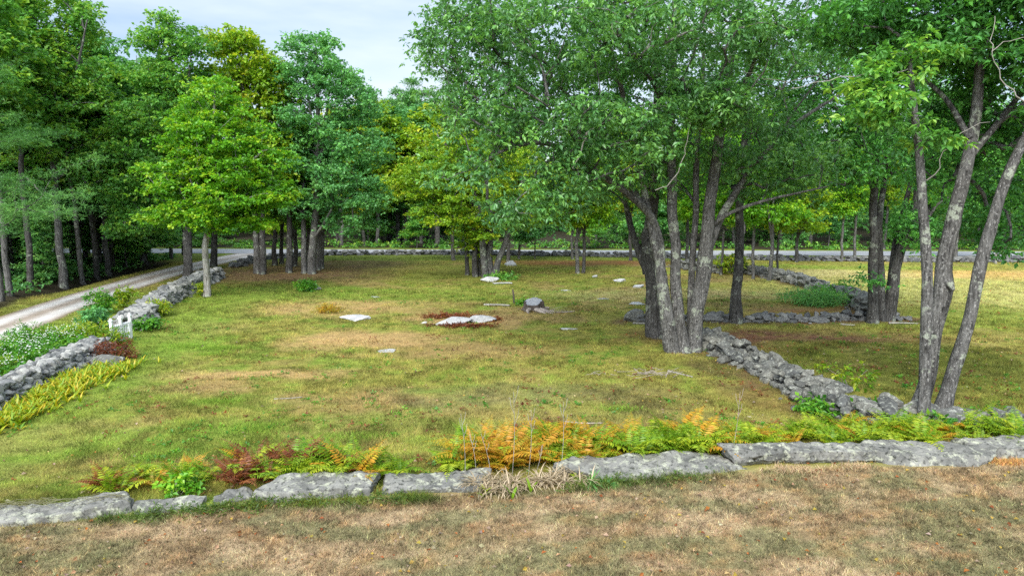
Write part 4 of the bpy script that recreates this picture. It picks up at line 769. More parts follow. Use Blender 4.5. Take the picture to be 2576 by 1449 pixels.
def plant_tree(kind, x, y, h, label, group, m=None, mb=None, rz=None, wide=1., seed=0):
    rg = np.random.default_rng(seed + int(abs(x) * 97 + y * 31)); s = h / PH[kind]
    mm = {}
    if m: mm['crown'] = m
    if mb: mm['trunk'] = mb
    o = dup(PROTO[kind], (x, y, gz(x, y)), label, rg.uniform(0, 6.28) if rz is None else rz, (s * wide, s * wide, s), mm); o['group'] = group; return o
# trees one can tell apart along the walls and the road
MA, GO, WO, AS, DK, OD = M_maple, M_gold, M_wood, M_ash, M_dark, M_oakd
for kind, u, v, top, m, mb, wd, lab in [
    ('high', 210, 716, 120, WO, M_bark, 1.2, 'pale slim trunk right of the leaning oak by the ditch'), ('high', 246, 702, 150, WO, M_barkd, 1.2, 'brown trunk on the dark ditch bank'), ('tall', 273, 692, 130, WO, M_bark, 1.2, 'grey trunk at the head of the dark ditch'),
    ('wide', 60, 672, 180, WO, M_bark, 1.2, 'broad leafy tree deep in the left wood behind the slim pale trunk'), ('wide', 185, 662, 220, AS, M_bark, 1.2, 'broad grey green tree deep in the left wood'), ('wide', 300, 656, 250, WO, M_bark, 1.2, 'broad leafy tree beyond the head of the ditch'), ('wide', 365, 652, 330, WO, M_barkd, 1.2, 'leafy tree left of the drive mouth'), ('wide', 430, 652, 350, MA, M_bark, 1.1, 'bright leafy tree behind the thick dark trunk by the drive'), ('wide', 245, 668, 120, WO, M_bark, 1.2, 'tall broad tree closing the skyline left of the tallest tree'), ('high', 4, 758, -60, WO, M_bark, 1.1, 'stout trunk cut by the left edge below the pine'), ('high', 27, 744, -20, WO, M_bark, 1.1, 'slim pale trunk near the left edge with bare twigs'), ('tall', 90, 690, 60, DK, M_barkd, 1.2, 'shaded tree behind the leaning oak'), ('low', 372, 668, 470, DK, M_barkd, 1.3, 'low dark leaved tree hanging over the left verge of the drive'), ('low', 320, 672, 520, WO, M_bark, 1.2, 'small leafy tree on the left verge behind the ditch'),
    ('wide', 1141, 655, 330, WO, M_bark, 1.1, 'leaning grey tree at the left end of the gap in the road wall'), ('wide', 1278, 657, 330, GO, M_bark, 1., 'thick grey tree behind the multi trunked maple'), ('tall', 1306, 652, 300, WO, M_bark, .9, 'slim pale trunk right of the multi trunked maple'), ('low', 1345, 652, 470, AS, M_bark, 1., 'small pale green tree before the road'),
    ('wide', 1453, 688, 300, GO, M_bark, .9, 'yellow green twin trunked tree in the open pasture, left stem'), ('wide', 1467, 687, 320, MA, M_barkd, .9, 'yellow green twin trunked tree in the open pasture, right stem'), ('wide', 1440, 652, 380, MA, M_bark, .9, 'leaning tree behind the twin trunked pair'), ('tall', 1586, 656, 260, GO, M_barkd, 1., 'dark trunk by the road left of the big oak'),
    ('tall', 1727, 664, 250, WO, M_barkd, 1., 'straight dark trunk seen between the big oak stems'), ('tall', 1741, 672, 300, MA, M_bark, 1., 'grey trunk at the far end of the curving wall'), ('tall', 1814, 692, 300, MA, M_barkd, .9, 'dark slim trunk at the bend of the curving wall'), ('tall', 1894, 702, 280, MA, M_bark, .9, 'forked grey tree growing on the curving wall'),
    ('wide', 1935, 706, 240, MA, M_bark, .8, 'stout grey tree standing on the curving wall'), ('tall', 1955, 696, 330, GO, M_barkd, .8, 'leaning dark tree just right of the stout one on the wall'), ('wide', 2003, 660, 420, GO, M_barkd, 1.3, 'short trunked spreading maple with glowing yellow green leaves by the road wall'), ('tall', 2117, 658, 300, MA, M_bark, .9, 'pale trunk against the road wall beyond the right field'),
    ('tall', 2149, 656, 280, WO, M_bark, .9, 'thick pale trunk beside the one against the road wall'), ('high', 2505, 664, 350, WO, M_barkp, .8, 'white leaning birch at the edge of the right field'), ('tall', 2526, 660, 250, WO, M_barkd, 1., 'dark trunk behind the white leaning birch'), ('tall', 2402, 658, 200, WO, M_bark, 1., 'grey tree across the right field seen between the leaning trunks')]:
    q = G(u, v); h = max(4, (W(u, top, q[1])[2] - q[2])); plant_tree(kind, q[0], q[1], h, lab, 'trees along the walls and the drive', m, mb, wide=wd)
# trees beyond the road and behind the ditch
rg = np.random.default_rng(99)
LB = {'tall': 'tall leafy tree in the wood beyond the road', 'wide': 'wide crowned leafy tree in the wood beyond the road', 'high': 'high crowned slender tree in the wood beyond the road', 'pine': 'blue green pine rising out of the wood', 'hem': 'dark hemlock in the shade under the wood', 'low': 'small leafy tree at the roadside edge of the wood'}
spots = []
def free(x, y, d):
    for a, b_ in spots:
        if (a - x) ** 2 + (b_ - y) ** 2 < d * d: return False
    spots.append((x, y)); return True
def scatter(n, kinds, xr, yr, hr, mats, d, grp, labs, tries=4000):
    c = 0
    for _ in range(tries):
        x, y = rg.uniform(*xr), rg.uniform(*yr)
        if abs(x) > y * .86 + 4 or x < -88 or (y < ROAD_FAR + ROAD_SL * x + 2.5 and x - drive_x(y) > -5.5): continue
        if y > ROAD_NEAR + ROAD_SL * x - 2 and y < ROAD_FAR + ROAD_SL * x + 2.5: continue
        if not free(x, y, d): continue
        kd = kinds[rg.integers(len(kinds))]; plant_tree(kd, x, y, rg.uniform(*hr) * PH[kd], labs[kd], grp, mats[rg.integers(len(mats))] if kd not in ('pine', 'hem') else None, (M_bark, M_barkd)[rg.integers(2)] if kd != 'hem' else None, wide=rg.uniform(1., 1.3)); c += 1
        if c >= n: break
LL = {k: v.replace('beyond the road', 'left of the drive').replace('roadside edge of the wood', 'edge of the left wood').replace('out of the wood', 'out of the left wood').replace('under the wood', 'of the left wood') for k, v in LB.items()}
scatter(26, ['tall', 'high', 'wide', 'high'], (-75, -27), (42, 72), (.8, 1.05), [WO, WO, DK, AS], 3.6, 'trees of the wood left of the drive', LL)
scatter(26, ['hem', 'low'], (-75, -28), (40, 72), (.6, 1.05), [DK, WO], 2.2, 'undergrowth trees left of the drive', LL)
spots.clear()
scatter(24, ['tall', 'wide', 'low', 'tall'], (-80, 92), (75, 84), (.62, .86), [WO, MA, AS, WO, GO, DK], 4.6, 'trees beyond the road', LB)
scatter(34, ['tall', 'high', 'wide', 'pine'], (-90, 100), (84, 104), (.85, 1.08), [WO, WO, AS, DK], 4.6, 'trees beyond the road', LB)
LB['low'] = 'small dark leafy tree in the undergrowth beyond the road'
scatter(46, ['hem', 'hem', 'low'], (-85, 92), (78, 98), (.55, 1.15), [DK, DK, WO], 2.6, 'undergrowth trees beyond the road', LB)
for u, top, kd in [(950, 235, 'tall'), (1000, 262, 'wide'), (1060, 250, 'tall'), (930, 260, 'high'), (1100, 260, 'wide'), (860, 260, 'tall')]:
    q = W(u, 620, 80 + rg.uniform(0, 8)); plant_tree(kd, q[0], q[1], W(u, top, q[1])[2] - gz(q[0], q[1]), LB[kd], 'trees beyond the road', (M_wood, M_ash, M_gold)[int(u) % 3], M_bark, wide=1.25)
for u, top in [(1010, 225), (1042, 200), (985, 250), (960, 300), (1075, 230), (880, 330)]:
    q = W(u, 620, 92 + rg.uniform(-3, 6)); plant_tree('pine', q[0], q[1], W(u, top, q[1])[2] - gz(q[0], q[1]), 'blue green pine on the skyline gap left of the big oak', 'pines on the skyline', M_pine)
# the far mass of the wood
n = 2400; x = rg.uniform(-150, 150, n); y = rg.uniform(104, 128, n); z = hz(x, y) + rg.uniform(.3, 14, n) * rg.uniform(.5, 1, n)
ob('far_wood', crown_mesh('far_wood', np.stack([x, y, z], 1), rg, M_dark, dict(SP_FAR, L=.7, rc=2.1, sprays=10, nl=5)), kind='stuff')
n = 520; x = rg.uniform(-75, 90, n); y = ROAD_FAR + ROAD_SL * x + 1.5 + rg.uniform(0, 9, n) ** 1.0; z = hz(x, y) + .1 + rg.random(n) * .5 * smooth(0, 4, y - ROAD_FAR - ROAD_SL * x)
ob('roadside_undergrowth', crown_mesh('roadside_undergrowth', np.stack([x, y, z], 1), rg, M_wood, dict(SP_FAR, L=.3, rc=.6, sprays=7, nl=5)), kind='stuff')
n = 520; y = rg.uniform(33, 66, n); x = drive_x(y) - rg.uniform(5.2, 22, n) ; z = hz(x, y) + .05 + rg.random(n) * .35
ob('wood_undergrowth', crown_mesh('wood_undergrowth', np.stack([x, y, z], 1), rg, M_dark, dict(SP_FAR, L=.26, rc=.6, sprays=7, nl=5)), kind='stuff')
for p in PROTO.values():
    for ch in list(p.children): bpy.data.objects.remove(ch)
    bpy.data.objects.remove(p)

# ------------------------------------------------------------------ ferns, shrubs and other plants
def frond(acc, P0, az, L, el, curl, rg, n=20, w=.27):
    u = np.linspace(0, 1, n); a = el - curl * u; st = L / n
    d = np.stack([np.cos(a) * math.cos(az), np.cos(a) * math.sin(az), np.sin(a)], 1); P = P0 + np.cumsum(d * st, 0); side = np.array([-math.sin(az), math.cos(az), 0])
    up = np.cross(side, d) * -1; k = slice(3, n); wl = w * L * np.sin(np.clip((u[k] - .1) / .9, 0, 1) * math.pi * .86 + .42).clip(.08, 1) * (1.15 - u[k])
    PP, AX, NO, LL_ = [], [], [], []
    for s in (-1, 1):
        PP.append(P[k]); AX.append(side * s + d[k] * .45 - np.array([0, 0, .2]) + rg.normal(0, .1, (n - 3, 3))); NO.append(np.cross(side, d[k]) * -1 + rg.normal(0, .2, (n - 3, 3)) + [0, 0, .6]); LL_.append(wl)
    PP, AX, NO, LL_ = map(np.concatenate, (PP, AX, NO, LL_)); V, T, t = leaves(PP, AX, NO, LL_, np.maximum(LL_ * .3, .022), .1, (rg.uniform(.1, .65) + rg.normal(0, .12, len(PP))).clip(0, .8))
    acc.add(V, None, T, t); V, Q, T = tube(P[::2], np.linspace(.005, .002, len(P[::2])), 3, False); acc.add(V, Q, None, .2)
def fern_me(name, seed, m, n=9, L=1.0):
    rg = np.random.default_rng(seed); a = Acc()
    for k in range(n): frond(a, np.array([rg.normal(0, .05), rg.normal(0, .05), 0]), rg.uniform(0, 6.28), L * rg.uniform(.65, 1.15), rg.uniform(.85, 1.4), rg.uniform(.7, 1.7), rg)
    return a.mesh(name, [m])
FERN = {c: [fern_me('fern', 500 + 10 * i + j, m) for j in range(4)] for i, (c, m) in enumerate([('g', M_fern_g), ('o', M_fern_o), ('b', M_fern_b)])}
def behind(u, s): q = flat(u, 1250); x = (u - CU) / F_PX * np.array([10, 11, 12, 13, 14, 15, 16]); y = np.array([10, 11, 12, 13, 14, 15, 16.]); k = np.argmin(np.abs(y - slab_y(x) - s)); yy = np.linspace(9, 18, 400); xx = (u - CU) / F_PX * yy; k = np.argmin(np.abs(yy - slab_y(xx) - s)); return xx[k], yy[k]
rg = np.random.default_rng(7)
def fern_row(u0, u1, n, c, label, group, s0, s1, h0, h1):
    for k in range(n):
        x, y = behind(rg.uniform(u0, u1), .55 + rg.uniform(s0, s1)); cc = c[rg.integers(len(c))]; h = rg.uniform(h0, h1)
        ob('fern', FERN[cc][rg.integers(4)], None, (x, y, gz(x, y)), label, 'fern', group, rot=(0, 0, rg.uniform(0, 6.28)), sc=h * rg.uniform(.55, 1.15))
fern_row(215, 300, 7, 'ogb', 'small orange and green fern behind the long straw strewn slab', 'ferns behind the long straw strewn slab', .35, 1.0, .6, .95)
fern_row(345, 520, 14, 'ggo', 'green fern behind the small sunken slab', 'ferns behind the small sunken slab', .3, 1.2, .5, .85)
fern_row(555, 700, 20, 'bbgo', 'withered rust brown fern behind the short tilted slab', 'withered brown ferns', .3, 1.2, .7, 1.05)
fern_row(690, 930, 40, 'ggoggb', 'mixed green and gold fern behind the broad lichen covered slab', 'ferns behind the broad slab', .3, 1.3, .75, 1.1)
fern_row(900, 1000, 6, 'g', 'fresh green fern at the gap between two slabs', 'fresh green ferns at the slab gap', .3, .9, .55, .9)
fern_row(1110, 1200, 7, 'g', 'dark green fern at the left end of the orange fern bank', 'green ferns beside the orange bank', .5, 1.2, .7, .9)
fern_row(1170, 1500, 70, 'ooogg', 'tall golden orange fern of the bank behind the withered strap leaves', 'orange fern bank', .4, 2.3, .8, 1.15)
fern_row(1480, 1860, 64, 'ggggo', 'yellow green fern behind the long mossy slab', 'ferns behind the long mossy slab', .4, 1.7, .75, 1.05)
fern_row(1880, 2090, 14, 'gggo', 'bright yellow green fern behind the raised undercut slab', 'ferns behind the raised slab', .5, 1.5, .7, 1.0)
fern_row(2100, 2620, 60, 'gggggo', 'lime green fern between the large tilted slab and the fieldstones', 'lime green ferns', .4, 1.9, .7, 1.05)
def shrub(label, u, v, r, h, m, seed, n=46, spec=None, cat='shrub', name='shrub', off=(0, 0)):
    q = G(u, v) + np.array([off[0], off[1], 0]); q[2] = gz(q[0], q[1]); rg = np.random.default_rng(seed); T = unit(rg.normal(0, 1, (n, 3))) * rg.random((n, 1)) ** .4 * [r, r * .8, h * .45] + [0, 0, h * .52]
    root = thing(name, label, cat, q); a = Acc()
    for t in T[::2]: a.add(*tube(np.array([[t[0] * .1, t[1] * .1, -.05], [t[0] * .5, t[1] * .5, t[2] * .6], t]), [.012, .008, .004], 4, False))
    ob('stems', a.mesh('stems', [M_stick]), root); ob('leaves', crown_mesh('leaves', T, rg, m, spec or dict(sprays=5, nl=6, rc=.22, flat=.6, L=.13, wr=.5, droop=.2)), root); return root
SPS = dict(sprays=5, nl=6, rc=.25, flat=.6, L=.16, wr=.5, droop=.2)
shrub('leafy dark green bush at the left of the grey wall end', 236, 830, .55, 1.0, M_ash, 601, 50, SPS)
shrub('tall feathery green bush above the dark green one beside the wall', 256, 790, .6, 1.1, M_shrub, 602, 40, SPS)
shrub('yellow green sapling leaning over the wall beyond the feathery bush', 316, 775, .45, 1.3, M_fern_g, 603, 26, SPS)
shrub('rust brown shrub beside the white picket gate', 292, 905, .62, .75, M_rust, 604, 60, dict(SPS, L=.11, wr=.3))
shrub('golden green fern like shrub growing against the right face of the grey wall', 398, 796, .55, .8, M_fern_g, 605, 46, dict(SPS, wr=.35))
shrub('green bush pressed against the wall end right of the picket gate', 372, 832, .45, .6, M_shrub, 606, 34, SPS)
shrub('lush goldenrod clump in front of the picket gate', 262, 870, .7, .8, M_fern_g, 607, 50, dict(SPS, wr=.25, droop=.0))
shrub('tall weeds with golden tips left of the picket gate', 215, 868, .7, .8, M_fern_g, 608, 46, dict(SPS, wr=.25, droop=.0))
shrub('bright green bush crowding a pale boulder in the left pasture', 770, 733, .62, .72, M_shrub, 609, 46, dict(SPS, L=.15))
shrub('yellowing little plant clump in the middle of the dry grass', 826, 786, .62, .35, M_fern_o, 610, 24, dict(SPS, wr=.25))
shrub('yellow green suckers at the foot of the bright maple', 510, 745, .3, .9, M_fern_g, 611, 14, SPS)
shrub('dark green mat of creeping juniper spilling over the curving wall', 2055, 765, 1.9, .8, M_dark, 612, 110, dict(SPS, L=.3, wr=.12, rc=.4))
shrub('green bush between the curving wall and the right field', 2105, 745, .9, .8, M_shrub, 613, 30, dict(SPS, L=.2))
shrub('yellow green bush behind the slim trunk on the curving wall', 1838, 690, 1.1, 1.6, M_fern_g, 614, 40, dict(SPS, L=.25, rc=.4))
shrub('low green weeds around the boulder under the maple', 1262, 704, 1.2, .4, M_wood, 615, 30, dict(SPS, L=.2))
shrub('low leafy weeds along the left foot of the fieldstone wall', 2060, 1040, .7, .35, M_shrub, 616, 34, SPS)
shrub('green creeper trailing over the fieldstones nearest the leaning trunks', 2190, 1046, .9, .25, M_shrub, 617, 26, SPS)
shrub('thin wild bush in the dark grass behind the fieldstone wall', 2140, 975, .9, .8, M_fern_g, 618, 12, dict(SPS, rc=.3, sprays=4))
shrub('bright green sprout at the foot of the slim spotted trunk', 2365, 1082, .4, .35, M_shrub, 619, 10, SPS)
shrub('broad leaved green sapling among the ferns behind the small sunken slab', 445, 1248, .26, .4, M_maple, 620, 14, dict(SPS, L=.10, wr=.7))
shrub('small shrub beside the leaning post in the pasture', 1312, 768, .3, .35, M_shrub, 621, 10, SPS)
# white flowers and the strap leaved bed: the first as plants, the second a continuous bed
def flower_proto(seed):
    rg = np.random.default_rng(seed); n = 22; T = rg.normal(0, 1, (n, 3)) * [.26, .22, .1] + [0, 0, .55]; root = thing('flowering_plant', 'x', 'flowers', (0, 0, 0)); a = Acc()
    for t in T: a.add(*tube(np.array([[t[0] * .4, t[1] * .4, -.05], t]), [.006, .004], 3, False))
    ob('stems', a.mesh('stems', [M_fern_g]), root); ob('leaves', crown_mesh('leaves', T - [0, 0, .2], rg, M_shrub, dict(SPS, L=.13, rc=.25)), root)
    k = 38; P = T[rg.integers(0, n, k)] + rg.normal(0, .07, (k, 3)) + [0, 0, .1]; f = Acc()
    for p in P:
        s = rg.uniform(.014, .03); ang = np.arange(7) * .8976; V = np.vstack([[0, 0, .006], np.stack([np.cos(ang), np.sin(ang), 0 * ang], 1) * s]) + p
        f.add(V, None, np.stack([np.zeros(7, int), 1 + np.arange(7), 1 + (np.arange(7) + 1) % 7], 1))
    ob('blossoms', f.mesh('blossoms', [M_petal]), root); return root
fp = [flower_proto(701), flower_proto(702)]
for k, (u, v) in enumerate([(8, 905), (40, 890), (75, 878), (15, 930), (55, 912), (95, 895), (130, 880), (165, 872), (200, 865), (20, 955), (60, 938), (100, 918), (-25, 920), (180, 884)]):
    q = G(u, v); o = dup(fp[k % 2], q, 'bushy plant dotted with small white flowers behind the near dry stone wall', k * 1.3, 1.05 if k % 3 else .9); o['group'] = 'white flowers behind the wall'
for p in fp:
    for ch in list(p.children): bpy.data.objects.remove(ch)
    bpy.data.objects.remove(p)
def straps(a, base, n, L, rg, droop=1., w=.03):
    for k in range(n):
        az = rg.uniform(0, 6.28); l = L * rg.uniform(.6, 1.2); u = np.linspace(0, 1, 6); el = rg.uniform(.9, 1.4) - u * droop * rg.uniform(.6, 1.5)
        d = np.stack([np.cos(el) * math.cos(az), np.cos(el) * math.sin(az), np.sin(el)], 1) * l / 5; P = base + np.vstack([[0, 0, 0], np.cumsum(d[:-1], 0)]); s = np.array([-math.sin(az), math.cos(az), 0]); ww = w * np.array([.5, .9, 1, .9, .6, .06])
        V = np.vstack([P - s * ww[:, None] / 2, P + s * ww[:, None] / 2]); i = np.arange(5); a.add(V, np.stack([i, i + 1, i + 7, i + 6], 1), None, np.clip(rg.uniform(.05, .78), 0, .8))
a = Acc(); rg = np.random.default_rng(8)
bedL = np.array([G(u, v)[:2] for u, v in [(-40, 1085), (80, 1018), (200, 962), (300, 915)]]); bedW = [.75, .8, .85, 1.0]
for k in range(520):
    t = rg.uniform(0, 3); i = min(2, int(t)); f = t - i; p = bedL[i] * (1 - f) + bedL[i + 1] * f; x, y = p + rg.normal(.08, .5, 2) * [bedW[i], .7]; straps(a, np.array([x, y, gz(x, y) - .02]), 7, .36, rg, 1.1, .045)
ob('yellow_leafed_ground_cover', a.mesh('yellow_leafed_ground_cover', [M_bed]), kind='stuff')
rg = np.random.default_rng(9)
for k, (u, v, L, m) in enumerate([(1205, 1232, .42, M_dry), (1250, 1232, .48, M_dry), (1300, 1226, .5, M_dry), (1352, 1222, .5, M_dry), (1405, 1216, .48, M_dry), (1450, 1212, .42, M_dry), (1270, 1246, .36, M_dry), (1505, 1220, .32, M_dark)]):
    q = flat(u, v); a = Acc()
    for j in range(5): straps(a, np.array([rg.normal(0, .15), rg.normal(.05, .12), -.03]), 20, L, rg, 2.1, .022)
    ob('withered_lily', a.mesh('withered_lily', [m]), None, (q[0], q[1], gz(*q)), 'clump of withered drooping strap leaves filling the gap between the blocky and the mossy slab' if m is M_dry else 'low dark green strap leaves against the long mossy slab', 'plant', 'withered strap leaf clumps' if m is M_dry else None)
a = Acc()
for u, v in [(1225, 1244), (1318, 1232), (1215, 1252), (1335, 1238), (1448, 1206), (1460, 1214), (1288, 1256)]:
    q = flat(u, v); straps(a, np.array([q[0], q[1], gz(*q)]), 3, .3, rg, .8, .06)
ob('green_lily_leaves', a.mesh('green_lily_leaves', [M_fern_g]), kind='stuff')
# bare stalks
for u, v, top, du, lab in [(1288, 1190, 985, 4, 'tallest forked bare stalk in the middle of the orange ferns'), (1330, 1195, 1030, 6, 'straight pale stalk right of the tallest one'), (1415, 1180, 1010, 2, 'lone thin stalk at the right of the orange ferns'), (1195, 1200, 1085, -14, 'bent pale stalk rising over the left ferns'), (1235, 1205, 1090, -25, 'short leaning pale stalk among the left orange ferns'), (1165, 1160, 1040, -6, 'faint thin stalk left of the orange bank'), (1860, 1140, 985, 2, 'single dark dry stalk left of the raised slab'), (1345, 1210, 1120, 18, 'short pale stalk leaning right over the withered leaves')]:
    x, y = behind(u, .5); z = gz(x, y); t = W(u + du, top, y); a = Acc(); p = np.array([[x, y, z - .03], [(x + t[0]) / 2 + .03, y, (z + t[2]) / 2], t]); p = catmull(np.c_[p, [0, 0, 0]], .1)[:, :3]; h = t[2] - z
    a.add(*tube(p, np.linspace(.006, .003, len(p)), 5))
    for f, s in ((.68, 1), (.8, -1), (.88, 1)):
        q = p[int(f * (len(p) - 1))]; a.add(*tube(np.array([q, q + np.array([.035 * s, 0, .09]) * h, q + np.array([.05 * s, 0, .19]) * h]), [.005, .004, .0025], 4))
    ob('bare_stalk', a.mesh('bare_stalk', [M_bare if 'dark' not in lab else M_stick], True), None, (0, 0, 0), lab, 'dry stalk')

# ------------------------------------------------------------------ fence, stump, post, fallen wood
def box(a, c, s, R3=None):
    V = np.array([[x, y, z] for x in (-.5, .5) for y in (-.5, .5) for z in (-.5, .5)]) * s
    if R3 is not None: V = V @ R3.T
    a.add(V + np.asarray(c), np.array([[0, 1, 3, 2], [4, 6, 7, 5], [0, 4, 5, 1], [2, 3, 7, 6], [0, 2, 6, 4], [1, 5, 7, 3]]))
ga, gb = G(283, 867), G(323, 853); root = thing('picket_gate', 'small white picket gate in the gap between the two dry stone walls', 'gate', ga)
v = (gb - ga); Lg = max(1.2, np.linalg.norm(v[:2])); yaw = math.atan2(v[1], v[0]); R3 = rotz(yaw); dirv = R3 @ [1, 0, 0]
def gpart(name, boxes):
    a = Acc()
    for c, s in boxes: box(a, R3 @ np.array(c), s, R3)
    return ob(name, a.mesh(name, [M_white]), root)
for x in (0, Lg * .5, Lg): gpart('post', [((x, 0, .42), (.09, .09, .94)), ((x, 0, .91), (.13, .13, .04)), ((x, 0, .96), (.07, .07, .07))])
for z in (.22, .64): gpart('rail', [((Lg * .25, 0, z), (Lg * .5 - .1, .04, .08)), ((Lg * .75, 0, z), (Lg * .5 - .1, .04, .08))])
for k in range(9):
    x = .1 + (Lg - .2) * k / 8
    if abs(x - Lg / 2) > .06:
        a = Acc(); h = .66; w = .032; P = np.array([(-w, -.045, .06), (w, -.045, .06), (w, -.045, h), (0, -.045, h + .06), (-w, -.045, h), (-w, -.024, .06), (w, -.024, .06), (w, -.024, h), (0, -.024, h + .06), (-w, -.024, h)]) + [x, 0, 0]
        a.add(P @ R3.T, [[0, 1, 6, 5], [1, 2, 7, 6], [2, 3, 8, 7], [3, 4, 9, 8], [4, 0, 5, 9], [0, 1, 2, 4], [5, 9, 7, 6]], [[2, 3, 4], [7, 9, 8]]); ob('picket', a.mesh('picket', [M_white]), root)
# rotten stump
q = G(1342, 782); root = thing('tree_stump', 'broad sawn grey stump with splintered roots in the pasture', 'stump', q); rg = np.random.default_rng(12); a = Acc(); r0 = .40
th = np.arange(40) * 2 * math.pi / 40; rows = []
for z, f in ((-.1, 1.3), (.05, 1.12), (.16, 1.0), (.3, .95), (.42, .95), (.46, .9)):
    rr = r0 * f * (1 + .16 * np.sin(th * 5 + 1) * (1.2 - z) + .08 * np.sin(th * 11 + 2) + rg.normal(0, .025, 40)); rows.append(np.stack([rr * np.cos(th) * 1.15, rr * np.sin(th) * .9, np.full(40, z) + (.04 * np.cos(th) + .15 * np.sin(th)) * max(0, z) / .46], 1))
V = np.concatenate(rows + [[[0, 0, .5]]]); i = np.arange(5)[:, None] * 40; j = np.arange(40); Q = np.stack([i + j, i + (j + 1) % 40, i + 40 + (j + 1) % 40, i + 40 + j], -1).reshape(-1, 4)
a.add(V, Q); ob('stump_body', a.mesh('stump_body', [M_post]), root); a = Acc(); a.add(np.concatenate([rows[-1] * [.94, .94, 1] + [0, 0, .006], [[0, 0, .475]]]), None, np.stack([200 - 200 + j, (j + 1) % 40, np.full(40, 40)], 1)); ob('sawn_top', a.mesh('sawn_top', [M_ledge]), root)
for k in range(7):
    an = rg.uniform(0, 6.28); l = rg.uniform(.8, 1.5); a = Acc(); a.add(*tube(np.array([[.45 * math.cos(an), .4 * math.sin(an), .12], [.8 * math.cos(an), .7 * math.sin(an), .1], [l * math.cos(an + .2), l * .8 * math.sin(an + .2), .02]]), [.10, .06, .02], 6, True, .5, k)); ob('root', a.mesh('root', [M_stick]), root)
def log(name, label, cat, u0, v0, u1, v1, r, m, seed, lift=0.):
    p, q = G(u0, v0), G(u1, v1); rg = np.random.default_rng(seed); mid = (p + q) / 2; P = np.array([p - mid, (q - p) * .1 + rg.normal(0, r, 3) * [1, 1, .2], q - mid]); P[:, 2] += r * .8 + lift
    P = catmull(np.c_[P, [0, 0, 0]], .1)[:, :3]; a = Acc(); a.add(*tube(P, np.linspace(r, r * .6, len(P)), 7, True, .4, seed)); ob(name, a.mesh(name, [m], True), None, mid, label, cat)
log('fallen_log', 'weathered grey log lying flat left of the leaning post', 'log', 1217, 770, 1282, 771, .07, M_bare, 1)
log('fallen_branch', 'rotten branch piece in the grass right of the stump', 'branch', 1398, 788, 1445, 786, .06, M_stick, 2)
log('fallen_branch', 'pale bent branch at the foot of the low stone row', 'branch', 2115, 818, 2150, 820, .05, M_bare, 3)
log('fallen_branch', 'long straight pole beside the twin oaks at the end of the stone row', 'branch', 2235, 815, 2310, 816, .05, M_bare, 4)
log('fallen_branch', 'thin dark branch lying behind the orange ferns', 'branch', 1420, 1064, 1515, 1066, .03, M_stick, 5)
log('fallen_branch', 'crooked fallen branch below the big oak beside the fieldstone wall', 'branch', 1680, 935, 1742, 950, .03, M_bare, 6)
log('fallen_branch', 'short stick left of the dark oak trunk', 'branch', 1592, 815, 1625, 816, .05, M_bare, 7)
log('fallen_branch', 'thin stick in the dry grass at the left', 'branch', 690, 1005, 760, 1000, .02, M_bare, 8)
for lab, u, v, n, s, seed in [('tangled heap of grey brush below the big oak', 1645, 942, 28, .7, 1), ('thin scatter of dry twigs left of the brush heap', 1502, 944, 7, .35, 2), ('scattered rotten wood around the stump', 1365, 786, 22, .8, 3)]:
    q = G(u, v); rg = np.random.default_rng(seed + 50); a = Acc()
    for k in range(n):
        c = rg.normal(0, 1, 3) * [s * .5, s * .28, 0] + [0, 0, .03 + rg.random() * .12 * s]; an = rg.normal(0, .7); l = rg.uniform(.2, .6) * s; d = np.array([math.cos(an), math.sin(an), rg.normal(0, .15)]) * l; a.add(*tube(np.array([c - d, c + rg.normal(0, .04, 3), c + d]), [.009, .008, .004], 4))
    ob('brush_pile', a.mesh('brush_pile', [M_stick]), None, q, lab, 'brush')
q = G(1293, 763); t = W(1290, 728, q[1]); a = Acc(); d = t - q; a.add(*tube(np.array([[0, 0, -.1], d * .5 + [.02, 0, 0], d]), [.055, .05, .04], 7, True, .4, 3)); ob('wooden_post', a.mesh('wooden_post', [M_post], True), None, q, 'short leaning dark post sticking out of the pasture grass', 'post')

for lab, u, v, rx, ry, m, n in [('rusty leaf mat covering the back of the bedrock ledge', 1130, 798, 1.3, .5, M_fern_b, 60), ('rusty leaf fringe along the front of the bedrock ledge', 1165, 822, 1.3, .3, M_rust, 40), ('rusty leaf patch at the right end of the bedrock ledge', 1225, 806, .5, .35, M_fern_b, 22)]:
    q = G(u, v); rg = np.random.default_rng(n); T = rg.normal(0, .5, (n, 3)) * [rx, ry, 0]; T[:, 2] = [gz(q[0] + t[0], q[1] + t[1]) - q[2] + .07 for t in T]
    ob('leaf_mat', crown_mesh('leaf_mat', T, rg, m, dict(sprays=5, nl=6, rc=.2, flat=.25, L=.11, wr=.5, droop=.0)), None, q, lab, 'plant')

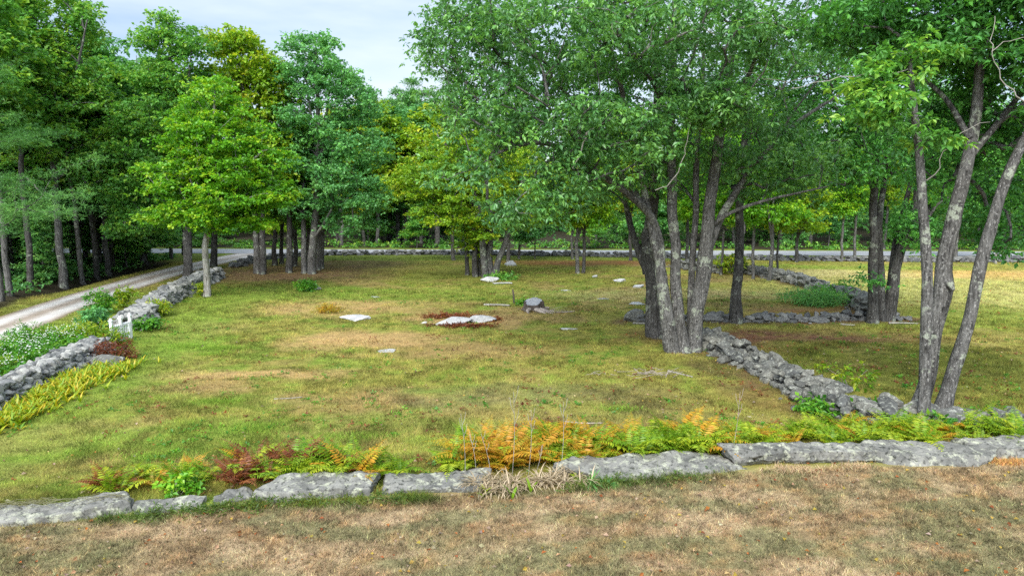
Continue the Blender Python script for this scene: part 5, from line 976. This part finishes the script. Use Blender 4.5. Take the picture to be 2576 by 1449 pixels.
# low weeds and clover through the pasture
rg = np.random.default_rng(31); n = 900; dd = np.exp(rg.uniform(math.log(12), math.log(42), n)); x = (rg.random(n) * 2 - 1) * dd * .8; k = (dd - slab_y(x) > .6) & (x - drive_x(dd) > 5) & (fbm(x * .4, dd * .4, 151, 3) > .47); x, y = x[k], dd[k]
ob('low_weeds', crown_mesh('low_weeds', np.stack([x, y, hz(x, y) + .035], 1), rg, M_shrub, dict(sprays=5, nl=5, rc=.22, flat=.06, L=.075, wr=.6, droop=-.1)), kind='stuff')
n = 700; dd = np.exp(rg.uniform(math.log(12), math.log(45), n)); x = (rg.random(n) * 2 - 1) * dd * .8; k = (dd - slab_y(x) > .6) & (x - drive_x(dd) > 5) & (fbm(x * .3, dd * .3, 161, 3) + .12 * (x > 0) > .56); x, y = x[k], dd[k]
ob('dead_leaf_litter', crown_mesh('dead_leaf_litter', np.stack([x, y, hz(x, y) + .03], 1), rg, M_fern_b, dict(sprays=6, nl=4, rc=.5, flat=.03, L=.085, wr=.55, droop=0.)), kind='stuff')

for u, v, r, h, m, lab in [(70, 860, .9, .7, M_shrub, 'feathery green weeds between the white flowers and the drive'), (160, 855, .8, .6, M_fern_g, 'yellow green weeds right of the feathery ones behind the white flowers'), (120, 915, .5, .6, M_shrub, 'leafy green clump breaking up the white flowers'), (10, 945, .5, .55, M_fern_g, 'pale green clump at the left edge behind the near wall')]:
    shrub(lab, u, v, r, h, m, int(u) + 700, 40, dict(SPS, wr=.22, droop=-.1))

# low leafy growth packed against the slab fronts, straw lying on the first slab
rg = np.random.default_rng(41); T = []
for u0, u1, v0, v1, n in [(335, 560, 1302, 1284, 46), (545, 720, 1280, 1268, 40), (720, 1010, 1274, 1256, 40), (1420, 1560, 1236, 1216, 34), (1560, 1800, 1212, 1198, 22)]:
    for k in range(n):
        f = rg.random(); q = flat(u0 + (u1 - u0) * f, v0 + (v1 - v0) * f + rg.normal(0, 5)); T.append((q[0], q[1], gz(*q) + rg.uniform(.02, .09)))
ob('creeping_ground_cover', crown_mesh('creeping_ground_cover', np.array(T), rg, M_weed, dict(sprays=5, nl=5, rc=.18, flat=.35, L=.07, wr=.3, droop=-.15)), kind='stuff')
a = Acc()
for k in range(60):
    f = rg.random(); q = flat(-60 + 370 * f, 1314 - 28 * f + rg.normal(0, 3.5)); an = rg.uniform(-.6, .6); l = rg.uniform(.1, .3); d = np.array([math.cos(an), math.sin(an), 0]) * l; c = np.array([q[0], q[1] + .12, .215 - .02 * rg.random()])
    a.add(*tube(np.array([c - d, c + [0, .02, .03], c + d - [0, 0, .01]]), [.004, .004, .003], 3, False))
ob('dry_straw', a.mesh('dry_straw', [M_dry]), kind='stuff')
